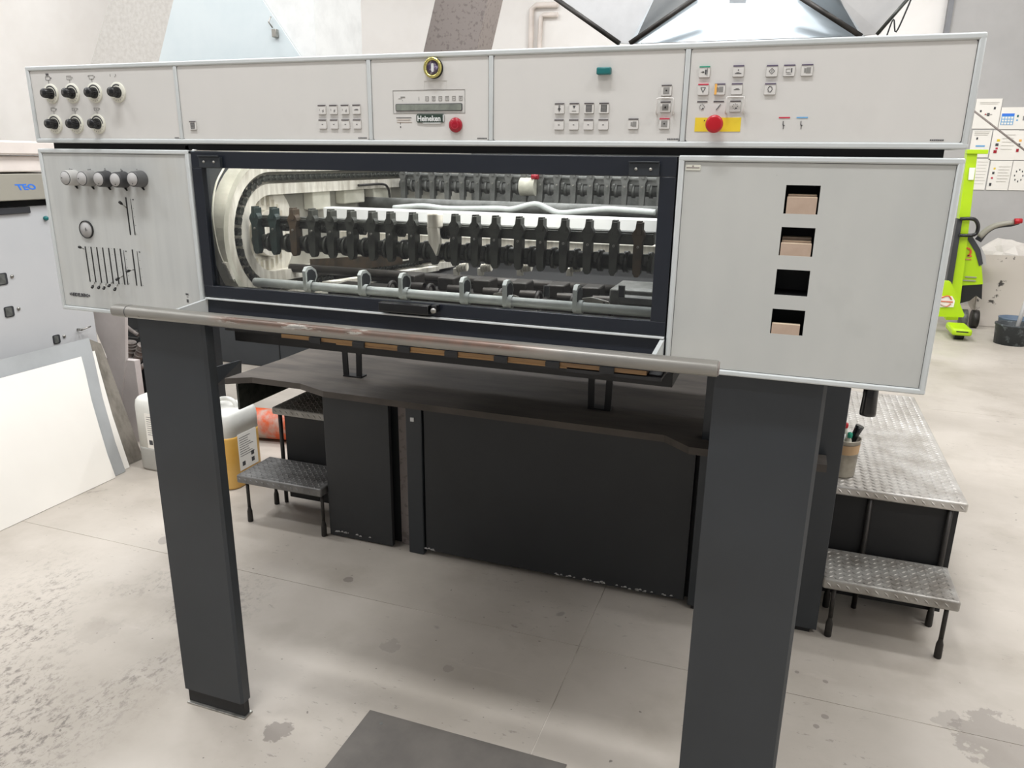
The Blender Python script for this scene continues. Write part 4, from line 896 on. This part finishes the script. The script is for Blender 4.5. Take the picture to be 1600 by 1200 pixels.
# tin with tools on the right stair
tz = .4853; tc = pZ(1300, 742, .485); tc = Vector((.282, 2.90, tz))
t = thing('metal_tin', 'small metal tin with a tan band standing on the right stair', 'tin', tc)
bm = NB(); lathe(bm, [(0, .002), (.048, .0), (.0495, .006), (.055, .140), (.0575, .142), (.0570, .146), (.0535, .144), (.0485, .01), (0, .006)], tc, n=28); obj('tin_body', bm, M['tin'], t)
bm = NB(); lathe(bm, [(.0533, .092), (.0553, .128)], tc, n=28); obj('tape_band', bm, M['tintape'], t)
bm = NB(); tube(bm, [tc+Vector((.008, .0, .02)), tc+Vector((.02, -.004, .11)), tc+Vector((.034, -.006, .165)), tc+Vector((.044, -.006, .196))], lambda s: .007+.009*s, 10)
tag(obj('hand_tool', bm, M['gloss_black']), 'black handled tool leaning out of the tin', 'tool')
for k, (dx, dy, h, c, lb) in enumerate(((-.002, .008, .192, 'red', 'red topped bottle poking out of the tin'), (.014, -.018, .165, 'green', 'small green topped bottle standing in the tin'), (-.010, -.026, .160, 'white_paint', 'small white capped tube standing in the tin'))):
    b0 = tc+Vector((dx, dy, .008)); bm = NB(); lathe(bm, [(0, 0), (.009, 0), (.009, h-.035), (.006, h-.025), (.006, h-.02)], b0, n=12, mi=0); lathe(bm, [(.008, h-.022), (.0095, h-.012), (.008, h-.004), (0, h)], b0, n=12, mi=1); tag(obj('small_bottle', bm, [M['cream'], M[c]]), lb, 'bottle')
# dark floor plate
bm = NB(); pxy(bm, [(-1.03, 1.665), (-.415, 1.665), (-.415, 1.22), (-1.03, 1.22)], 0, .0025); fp = tag(obj('floor_plate', bm, M['plate']), 'dark grey steel plate lying on the floor between the legs', 'plate')
bm = NB()
for x, y in ((-.97, 1.625), (-.475, 1.625)): cyl(bm, (x, y, .0024), (x, y, .0034), .005, n=12)
obj('plate_bolts', bm, M['bar_grey'], fp)
# ------------------------------------------------------------ jerrycans
def jerry(cx, cy, rz, fill, mfill, label, lh):
    t = thing('jerrycan', label, 'jerrycan', (cx, cy, 0)); W, D, H = .29, .25, .40
    def shell(z0, z1, bev, m, name, grow=0):
        bm = NB(); n = 0
        prof = [(z0, .97 if z0 < .01 else 1), (z0+.012, 1), (z1-.012, 1), (z1, 1)] if z1 < H-.01 else [(z0, 1), (H-.05, 1), (H-.022, .97), (H-.007, .90), (H, .78)]
        prev = None
        for z, s in prof:
            pts = rrect(-W/2*s-grow, W/2*s+grow, -D/2*s-grow, D/2*s+grow, .055*s, 5)
            ring = [bm.verts.new((cx+x, cy+y, z)) for x, y in pts]
            if prev:
                for i in range(len(ring)): f = bm.faces.new((prev[i], prev[(i+1) % len(ring)], ring[(i+1) % len(ring)], ring[i])); f.smooth = True
            else: bm.faces.new(ring[::-1])
            prev = ring
        bm.faces.new(prev); return obj(name, bm, m, t)
    shell(0.003, fill, 0, mfill, 'liquid'); shell(fill, H, 0, M['hdpe'], 'can_body')
    bm = NB(); lathe(bm, [(.030, 0), (.030, .02), (.026, .035), (0, .036)], (cx-.06, cy, H), n=18); obj('cap', bm, M['black'], t)
    bm = NB(); tube(bm, smooth_path([(cx-.02, cy, H-.01), (cx+.0, cy, H+.03), (cx+.08, cy, H+.032), (cx+.115, cy, H-.05)], 5), .011, 10); obj('handle', bm, M['hdpe'], t)
    bm = NB(); x0 = cx-W/2+.09; box(bm, x0, x0+.13, cy-D/2-.0012, cy-D/2-.0002, lh, lh+.19); lb = obj('paper_label', bm, M['paper'], t)
    Y = cy-D/2-.0016; L = [(x0+.01, x0+.01+random.uniform(.06, .11), lh+.17-k*.012, lh+.1722-k*.012) for k in range(9)]+[(x0+.012, x0+.035, lh+.02, lh+.045), (x0+.06, x0+.085, lh+.02, lh+.04), (x0+.08, x0+.11, lh+.045, lh+.07)]
    marks(lb, L, M['icon'], Y=Y, d=.0005)
    # side label facing the camera
    bm = NB(); box(bm, cx+W/2+.0002, cx+W/2+.0012, cy-.07, cy+.07, lh, lh+.19); lb = obj('paper_label', bm, M['paper'], t)
    bm = NB()
    for k in range(9): box(bm, cx+W/2+.0013, cx+W/2+.0017, cy-.06, cy-.06+random.uniform(.06, .11), lh+.168-k*.012, lh+.1705-k*.012)
    for a in ((-.05, .02), (.02, .02), (.02, .055)): box(bm, cx+W/2+.0013, cx+W/2+.0017, cy+a[0], cy+a[0]+.022, lh+a[1], lh+a[1]+.022)
    obj('printed_symbols', bm, M['icon'], lb)
jerry(-2.585, 2.92, 0, .275, M['amber'], 'white jerrycan half full of amber liquid beside the left stair', .09)
jerry(-2.965, 2.98, 0, .13, M['greyliq'], 'white jerrycan with grey contents half hidden left of the front leg', .13)
# orange pipe
bm = NB(); a, b = Vector((-3.75, 3.33, .095)), Vector((-2.42, 3.53, .095)); cyl(bm, a, b, .088, n=28); cyl(bm, b-(b-a)*.03, b, .098, n=28)
tag(obj('drain_pipe', bm, M['orangepipe']), 'thick dusty orange plastic pipe lying along the floor', 'pipe')
bm = NB(); box(bm, -3.2, -2.2, 3.62, 3.66, 0, .05); tag(obj('floor_channel', bm, M['black']), 'black channel on the floor behind the orange pipe', 'channel')
# ------------------------------------------------------------ leaning boards, left
def leanpt(y, s, xb=-3.12, k=.23/.70): return (xb-k*s, y, s)
def lean_poly(name, pts, xb, th, m, label=None, cat=None):
    k = .22/.70; bm = NB(); nrm = Vector((1, 0, k)).normalized()
    prism(bm, [Vector((xb-k*z, y, z)) for y, z in pts], -nrm*th); o = obj(name, bm, m)
    if label: tag(o, label, cat)
    return o
def lp(x, y, xb):      # pixel onto the leaning plane
    k = .22/.70; d = ray(x, y); # x + k z = xb
    tt = (xb-k*EYE)/(d.x+k*d.z); v = d*tt; return (v.y, max(.002, EYE+v.z))
e = [lp(*q, -3.12) for q in ((-60, 603), (0, 591), (127, 557), (133, 580), (143, 625), (156, 670), (168, 710), (181, 746))]
e = e+[(e[-1][0]-.9, .002), (e[0][0]-.35, .002), (e[0][0]-.35, e[0][1]*1.0)]
e = [(y, min(z, e[2][1]+.02)) for y, z in e]
lean_poly('paper_sheet', [e[0], e[1], e[2], e[3], e[4], e[5], e[6], (e[7][0], .002), (e[0][0]-.35, .002), (e[0][0]-.35, e[0][1])], -3.12, .002, M['paper'], 'large blank white sheet with a curved edge on the grey board', 'sheet')
e = [lp(*q, -3.135) for q in ((-60, 575), (0, 562), (139, 528), (147, 560), (160, 620), (180, 690), (197, 738))]
lean_poly('backing_board', [(e[0][0]-.4, .002), (e[0][0]-.4, e[0][1]), e[0], e[1], e[2], e[3], e[4], e[5], (e[6][0], .002)], -3.135, .010, M['greyboard'], 'grey board leaning against the side machine behind the white sheet', 'board')
e = [lp(*q, -3.16) for q in ((148, 548), (155, 575), (176, 650), (204, 733))]
lean_poly('narrow_board', [(e[0][0]-.25, .002), (e[0][0]-.25, e[0][1]), e[0], e[1], e[2], (e[3][0], .002)], -3.16, .010, M['paper'], 'white board edge showing right of the grey board', 'board')
e = [lp(*q, -3.175) for q in ((141, 534), (151, 536), (153, 552))]
e = [lp(*q, -3.19) for q in ((140, 530), (158, 537), (228, 727))]
lean_poly('weathered_board', [(e[0][0]-.2, .002), (e[0][0]-.2, e[0][1]), e[0], e[1], (e[2][0], .002)], -3.19, .025, M['oldwood'], 'dusty weathered board leaning rearmost of the stacked boards', 'board')
bm = NB(); p = lp(145, 545, -3.155); yv, zv = p; box(bm, -3.335, -3.325, yv-.03, yv+.02, zv-.07, zv-.0); bpy.data.meshes
o = obj('x', bm, M['ply']); bpy.data.objects.remove(o)
# ------------------------------------------------------------ side machine, left
SXF = -3.45
sm = thing('side_machine', 'pale grey machine with beige trim and blue lettering at far left', 'machine', (-3.9, 1.9, 0))
bm = NB(); box(bm, -4.6, SXF, .5, 3.02, 0, 1.352, 0, .006); sb = obj('machine_body', bm, M['sidebody'], sm)
bm = NB(); box(bm, -4.6, SXF+.035, .5, 2.98, 1.384, 1.505, 0, .004); tb = obj('trim_band', bm, M['beige'], sm)
bm = NB(); box(bm, -4.6, SXF-.03, .5, 2.96, 1.352, 1.384); obj('handle_recess', bm, M['black'], sm)
bm = NB(); box(bm, SXF-.02, SXF+.012, .6, 2.74, 1.322, 1.352, 0, .003); obj('grip_bar', bm, M['darkgrey'], sm)
bm = NB(); box(bm, -4.6, SXF+.02, .5, 3.30, 1.512, 1.585, 0, .006); obj('cover_lower', bm, M['warmwhite'], sm)
bm = NB(); box(bm, -4.6, SXF+.045, .5, 3.34, 1.590, 1.652, 0, .008); obj('cover_upper', bm, M['warmwhite'], sm)
o = text('lettering', 'TEO', (SXF+.0355, 2.672, 1.432), .036, M['logo_blue'], tb, rot=(PI/2, 0, PI/2), bold=.0012, shear=-.3, sx=1.45, label='blue TEO lettering')
bm = NB()
for k, (y0, y1) in enumerate(((2.83, 2.905), (2.83, 2.955))): box(bm, SXF+.0352, SXF+.036, y0, y1, 1.449-k*.017, 1.453-k*.017)
obj('small_print', bm, M['icon_soft'], tb)
for (x, y, w, h) in ((3, 436, .05, .055), (14, 487, .048, .05), (88, 530, .04, .045)):
    p = pX(x, y, SXF); bm = NB(); pts = rrect(p.y-w/2, p.y+w/2, p.z-h/2, p.z+h/2, .008); pyz(bm, pts, SXF-.002, SXF+.004, 0); pts = rrect(p.y-w/2+.004, p.y+w/2-.012, p.z-h/2+.004, p.z+h/2-.004, .006); pyz(bm, pts, SXF+.003, SXF+.006, 1); obj('access_plate', bm, [M['darkgrey'], M['bar_grey']], sm)
    bm = NB(); lathe(bm, [(.008, 0), (.008, .006), (.004, .008), (0, .008)], (SXF, p.y+w/2+.025, p.z+.006), (1, 0, 0), 14); obj('lock_button', bm, M['steel'], sm)
p = pX(70, 341, SXF); bm = NB(); lathe(bm, [(.010, 0), (.012, .01), (.009, .016), (0, .017)], (SXF, p.y, p.z), (1, 0, 0), 16); obj('green_button', bm, M['teal'], sm, label='small green button')
bm = NB(); cyl(bm, (SXF, 2.905, .715), (SXF+.03, 2.905, .715), .006, n=10); cyl(bm, (SXF+.03, 2.905, .715), (SXF+.03, 2.96, .722), .004, n=10); obj('hinge_pin', bm, M['steel'], sm)
# slanted cover, dark box and hoses between the machines
bm = NB(); c = [pY(*q, 3.15) for q in ((130, 470), (195, 470), (196, 560), (188, 640), (168, 560))]; prism(bm, c, (0, .02, 0)); box(bm, c[0].x, c[1].x, 3.16, 3.2, 0 , c[4].z, 0)
tag(obj('tapered_cover', bm, M['pinkwhite']), 'dusty pinkish tapered cover standing between the two machines', 'cover')
t = thing('junction_cabinet', 'dark dusty cabinet with hoses left of the front leg', 'cabinet', (-3.65, 3.62, 0))
bm = NB(); a = pY(183, 500, 3.55); box(bm, a.x, -3.35, 3.55, 3.85, .0, .80, 0, .006); jb = obj('cabinet_body', bm, M['slate_dirty'], t)
a = pY(193, 514, 3.54); b = pY(216, 529, 3.54); bm = NB(); ringxz(bm, a.x, b.x, b.z, a.z, .004, 3.54, 3.55); obj('cover_outline', bm, M['bar_grey'], jb)
bm = NB(); 
for x in (192, 207): p = pY(x, 640, 3.5); cyl(bm, (p.x, 3.5, .03), (p.x, 3.5, .45), .04, n=14)
obj('damper', bm, M['black'], t)
for pts, r in ((((204, 535), (203, 548), (195, 570), (176, 598)), .030), (((222, 540), (214, 562), (200, 588), (180, 606)), .026), (((225, 570), (205, 590), (185, 612)), .014), (((186, 498), (200, 512), (216, 524)), .011)):
    bm = NB(); P = smooth_path([pY(*q, 3.42) for q in pts], 6); tube(bm, P, r, 12)
    if r > .02:
        for k in range(0, len(P)-1, 2): d = (P[k+1]-P[k]).normalized(); cyl(bm, P[k]-d*.005, P[k]+d*.005, r*1.1, n=12)
    tag(obj('hose', bm, M['hose']), {.030: 'thick dusty corrugated hose leftmost of the bundle', .026: 'second corrugated hose beside the thickest hose', .014: 'thin grey hose lowest in the hose bundle', .011: 'thin pale hose crossing the top of the dark cabinet'}[r], 'hose')
# ------------------------------------------------------------ far right: truck, papers, board, tubs
TYk = 8.7
def tp(x, y, d=0): return pY(x, y, TYk+d)
tr = thing('pallet_truck', 'lime green electric pallet stacker parked by the papered wall', 'pallet truck', (1.75, 8.9, 0))
bm = NB(); pts = [tp(*q) for q in ((1512, 234), (1528, 234), (1497, 500), (1478, 500))]; prism(bm, pts, (0, .12, 0)); a = tp(1522, 232); box(bm, a.x-.06, a.x+.12, TYk-.03, TYk+.06, a.z-.05, a.z-.01, 0, .004); mast = obj('mast', bm, M['lime'], tr)
bm = NB(); pts = [tp(*q, -.02) for q in ((1515, 262), (1524, 262), (1521, 281), (1513, 281))]; prism(bm, pts, (0, .01, 0)); obj('sticker', bm, M['paper'], mast)
bm = NB(); pts = [tp(*q, -.03) for q in ((1496, 342), (1504, 342), (1488, 444), (1478, 444))]; prism(bm, pts, (0, .1, 0)); obj('mast_guard', bm, M['darkgrey'], tr)
bm = NB(); pts = [tp(*q, .05) for q in ((1504, 368), (1514, 368), (1526, 392), (1534, 418), (1536, 444), (1504, 446), (1494, 462), (1484, 450), (1490, 410))]; prism(bm, pts, (0, .45, 0)); hd = obj('motor_housing', bm, M['lime'], tr)
bm = NB(); pts = [tp(*q, .04) for q in ((1509, 369), (1520, 370), (1532, 390), (1536, 412), (1530, 416), (1524, 394))]; prism(bm, pts, (0, .4, 0)); obj('side_cover', bm, M['darkgrey'], tr)
bm = NB(); pts = [tp(*q, .06) for q in ((1518, 372), (1530, 380), (1540, 400), (1541, 414), (1534, 415), (1531, 392))]; prism(bm, pts, (0, .4, 0)); obj('front_cover', bm, M['lower_wall'], tr)
p = tp(1509, 394, .04); bm = NB()
for k in range(14):
    t_ = math.radians(-50+k*280/13); box(bm, p.x+.045*math.cos(t_)-.008, p.x+.045*math.cos(t_)+.008, p.y, p.y+.01, p.z+.04*math.sin(t_)-.008, p.z+.04*math.sin(t_)+.008)
box(bm, p.x-.06, p.x-.02, p.y, p.y+.01, p.z-.045, p.z-.03); box(bm, p.x+.02, p.x+.06, p.y, p.y+.01, p.z-.045, p.z-.03); box(bm, p.x-.08, p.x+.06, p.y, p.y+.01, p.z-.075, p.z-.066); obj('emblem', bm, M['orangepipe'], hd)
p = tp(1493, 435, .04); text('lettering', 'GX', (p.x-.03, TYk+.03, p.z-.01), .06, M['icon'], hd, bold=.002)
bm = NB(); 
for k, r in enumerate(((1525, 433, .10), (1515, 438, .2))): p = tp(r[0]-8, r[1], .04); box(bm, p.x-r[2]/2, p.x+r[2]/2, TYk+.035, TYk+.05, p.z-.005, p.z+.005)
obj('side_lines', bm, M['beige'], hd)
bm = NB(); ring = [tp(*q, -.05) for q in ((1500, 342), (1520, 342), (1527, 348), (1528, 358), (1522, 367), (1498, 368))]; tube(bm, smooth_path(ring, 4), .018, 8); obj('guard_loop', bm, M['gloss_black'], tr)
bm = NB(); p1 = [tp(*q, .2) for q in ((1528, 376), (1540, 362), (1556, 353), (1580, 350), (1592, 347))]; tube(bm, smooth_path(p1, 4), lambda s: .035-.012*s, 10); obj('tiller', bm, M['darkgrey'], tr)
bm = NB(); p1 = [tp(*q, .17) for q in ((1530, 370), (1544, 358), (1560, 351), (1584, 347))]; tube(bm, smooth_path(p1, 4), lambda s: .030-.008*s, 10); obj('tiller_cover', bm, M['beige'], tr)
bm = NB(); a, b = tp(1585, 346, .16), tp(1597, 345, .16); cyl(bm, a, b, .03, .024, n=12); obj('tiller_head', bm, M['red'], tr, label='red tiller head')
bm = NB(); pts = [tp(*q, .06) for q in ((1500, 445), (1535, 444), (1534, 468), (1525, 462), (1515, 470), (1500, 474), (1496, 460))]; prism(bm, pts, (0, .35, 0)); obj('chassis', bm, M['black'], tr)
for x in (1510, 1528):
    p = tp(x, 468, .1); bm = NB(); cyl(bm, (p.x-.03, TYk+.1, .09), (p.x+.03, TYk+.1, .09), .09, n=20); obj('wheel', bm, M['iron'] if x > 1520 else M['bar_grey'], tr)
t2 = thing('hand_pallet_truck', 'small lime green hand pallet truck with a white sticker and low fork', 'pallet truck', (1.6, 8.1, 0))
def t2p(x, y, d=0): return pY(x, y, 8.35+d)
bm = NB(); pts = [t2p(*q) for q in ((1462, 440), (1486, 441), (1494, 460), (1507, 492), (1505, 496), (1450, 494))]; prism(bm, pts, (0, .12, 0)); b2 = obj('truck_body', bm, M['lime'], t2)
bm = NB(); pts = [t2p(*q, -.012) for q in ((1470, 463), (1488, 463), (1492, 470), (1490, 480), (1468, 480))]; prism(bm, pts, (0, .01, 0)); k = obj('sticker', bm, M['paper'], b2)
bm = NB(); p = t2p(1480, 471, -.02); tube(bm, smooth_path([p+Vector((-.06, 0, .03)), p+Vector((0, 0, .055)), p+Vector((.035, 0, .02))], 4), .006, 6); tube(bm, smooth_path([p+Vector((-.06, 0, -.03)), p+Vector((0, 0, -.05)), p+Vector((.035, 0, -.02))], 4), .006, 6); box(bm, p.x-.06, p.x+.05, p.y, p.y+.004, p.z-.008, p.z+.002); obj('sticker_print', bm, M['orangepipe'], b2)
bm = NB(); a = t2p(1500, 497, -.1); b = pZ(1489, 514, .06); box(bm, a.x-.095, a.x+.075, 8.0, 8.35, .055, .12, 0, .02); box(bm, a.x-.06, a.x+.04, 7.997, 8.01, .09, .10, 1); fk = obj('fork', bm, [M['lime'], M['black']], t2)
bm = NB(); cyl(bm, (a.x-.05, 8.12, .035), (a.x+.03, 8.12, .035), .035, n=14); obj('wheel', bm, M['black'], t2)
# papers on the back wall
PW = 10.32
def paper(c, label, items):
    P = [pY(*q, PW) for q in c]; x0, x1 = sum(p.x for p in (P[0], P[3]))/2, sum(p.x for p in (P[1], P[2]))/2; z1, z0 = (P[0].z+P[1].z)/2, (P[2].z+P[3].z)/2
    t = thing('wall_notice', label, 'notice', ((x0+x1)/2, PW, z0), 'notices taped to the back wall')
    bm = NB(); box(bm, x0, x1, PW, PW+.006, z0, z1); obj('notice_sheet', bm, M['paper'], t); W, H = x1-x0, z1-z0
    by = {}
    for (m, u0, u1, v0, v1) in items: by.setdefault(m, []).append((x0+u0*W, x0+u1*W, z1-v1*H, z1-v0*H))
    for i, (m, L) in enumerate(by.items()): marks(t, L, M[m], Y=PW-.002-.001*i, d=.002, name='notice_print')
lines = lambda u0, u1, v0, n, d=.05: [('beige', u0, u1-.1*(k % 3)*.5, v0+k*d, v0+k*d+.008) for k in range(n)]
paper([(1527, 154), (1564, 154), (1561, 202), (1518, 200)], 'upper left notice with a small dotted diagram', [('icon', .2, .27, .38, .45), ('icon', .72, .8, .28, .36), ('darkgrey', .5, .6, .48, .58), ('icon_soft', .4, .7, .52, .54), ('red', .42, .46, .5, .54)]+lines(.15, .9, .12, 2))
paper([(1564, 167), (1606, 168), (1603, 202), (1561, 202)], 'notice with a blue calendar grid at the upper right', [('logo_blue', .05, .52, .28, .40), ('blue', .05, .52, .40, .8)]+[('paper', .08+.11*i, .16+.11*i, .43+.13*j, .52+.13*j) for i in range(4) for j in range(3)]+[('teal', .62, .68, .35, .45), ('blue', .62, .68, .55, .62), ('icon_soft', .85, .9, .4, .6)])
paper([(1520, 203), (1549, 204), (1545, 246), (1513, 246)], 'notice with a blue bar and red diamond beside the mast', [('blue', .28, .75, .55, .61), ('crimson', .55, .65, .72, .86), ('icon', .25, .33, .26, .34)]+lines(.1, .9, .05, 3, .06))
paper([(1550, 203), (1590, 204), (1586, 250), (1547, 250)], 'notice with yellow grey and red pictograms in a column', [('yellow', .2, .32, .3, .38), ('icon', .17, .29, .44, .53), ('crimson', .2, .29, .58, .64), ('dred', .14, .27, .67, .77)]+lines(.4, .9, .15, 5, .12))
paper([(1590, 204), (1625, 204), (1621, 250), (1586, 250)], 'notice cut by the frame edge with a pictogram column', [('orange', .08, .2, .3, .38), ('icon', .05, .17, .44, .53), ('dred', .03, .15, .62, .73)]+lines(.4, .9, .15, 5, .12))
paper([(1524, 248), (1544, 248), (1541, 297), (1518, 296)], 'plain typed notice at the lower left of the papers', lines(.15, .9, .1, 8, .1))
paper([(1547, 251), (1580, 251), (1577, 297), (1542, 297)], 'lower notice with four stacked pictograms', [('yellow', .18, .27, .24, .30), ('icon', .15, .25, .38, .46), ('crimson', .13, .22, .56, .62), ('darkgrey', .1, .2, .76, .86)]+lines(.4, .95, .2, 6, .1))
paper([(1581, 251), (1622, 252), (1619, 298), (1578, 297)], 'lower right notice with a ring of dots', [('icon', .3+.16*math.cos(a*PI/4)-.02, .3+.16*math.cos(a*PI/4)+.02, .5+.2*math.sin(a*PI/4)-.03, .5+.2*math.sin(a*PI/4)+.03) for a in range(8)]+lines(.55, .95, .1, 4, .08))
bm = NB(); tube(bm, [pY(1520, 172, 9.8), pY(1560, 203, 9.8), pY(1640, 265, 9.8)], .010, 6); tag(obj('strung_cable', bm, M['brownconc']), 'thin brown cable strung diagonally before the wall notices', 'cable')
# stained cardboard, bag, tubs
bm = NB(); c = [pY(*q, 8.9) for q in ((1541, 403), (1625, 402))]; x0 = c[0].x; 
prism(bm, [(1.92, 8.90, .005), (2.6, 8.90, .005), (2.55, 9.12, .71), (1.93, 9.12, .71)], (0, .012, .004)); tag(obj('cardboard_sheet', bm, M['stained']), 'paint stained cardboard sheet standing at the right edge', 'cardboard')
bm = NB()
vs = bmesh.ops.create_icosphere(bm, subdivisions=3, radius=1)['verts']; r3 = random.Random(5)
for v in vs: v.co = Vector((2.22+v.co.x*.36, 9.50+v.co.y*.25, .42+v.co.z*.42))+Vector((r3.uniform(-.03, .03), r3.uniform(-.03, .03), r3.uniform(-.03, .03) if v.co.z > -.5 else 0))
tag(obj('plastic_bag', bm, M['bag']), 'crumpled whitish bags heaped behind the stained cardboard', 'bag')
tc = pZ(1583, 541, 0); tc.y += .12
t = thing('paint_tub', 'black paint smeared tub with a handle on the floor at right', 'tub', tc)
bm = NB(); lathe(bm, [(0, .0), (.135, .0), (.145, .17), (.152, .175), (.152, .19), (.138, .19), (.13, .02), (0, .015)], tc, n=28); obj('tub_body', bm, M['tub'], t)
bm = NB(); cyl(bm, tc+Vector((.14, -.04, .165)), tc+Vector((.26, -.08, .165)), .012, n=10); obj('tub_handle', bm, M['black'], t)
bm = NB(); cyl(bm, tc+Vector((.02, .0, .03)), tc+Vector((.09, .06, .55)), .018, n=10); tag(obj('stirring_stick', bm, M['lower_wall']), 'pale grey stick standing in the black tub', 'stick')
bm = NB(); q = tc+Vector((.10, .40, 0)); lathe(bm, [(0, 0), (.12, 0), (.135, .17), (.14, .18), (.125, .18), (.11, .01), (0, .008)], q, n=24); tag(obj('paint_tub', bm, M['bluetub']), 'blue grey tub behind the black tub', 'tub')
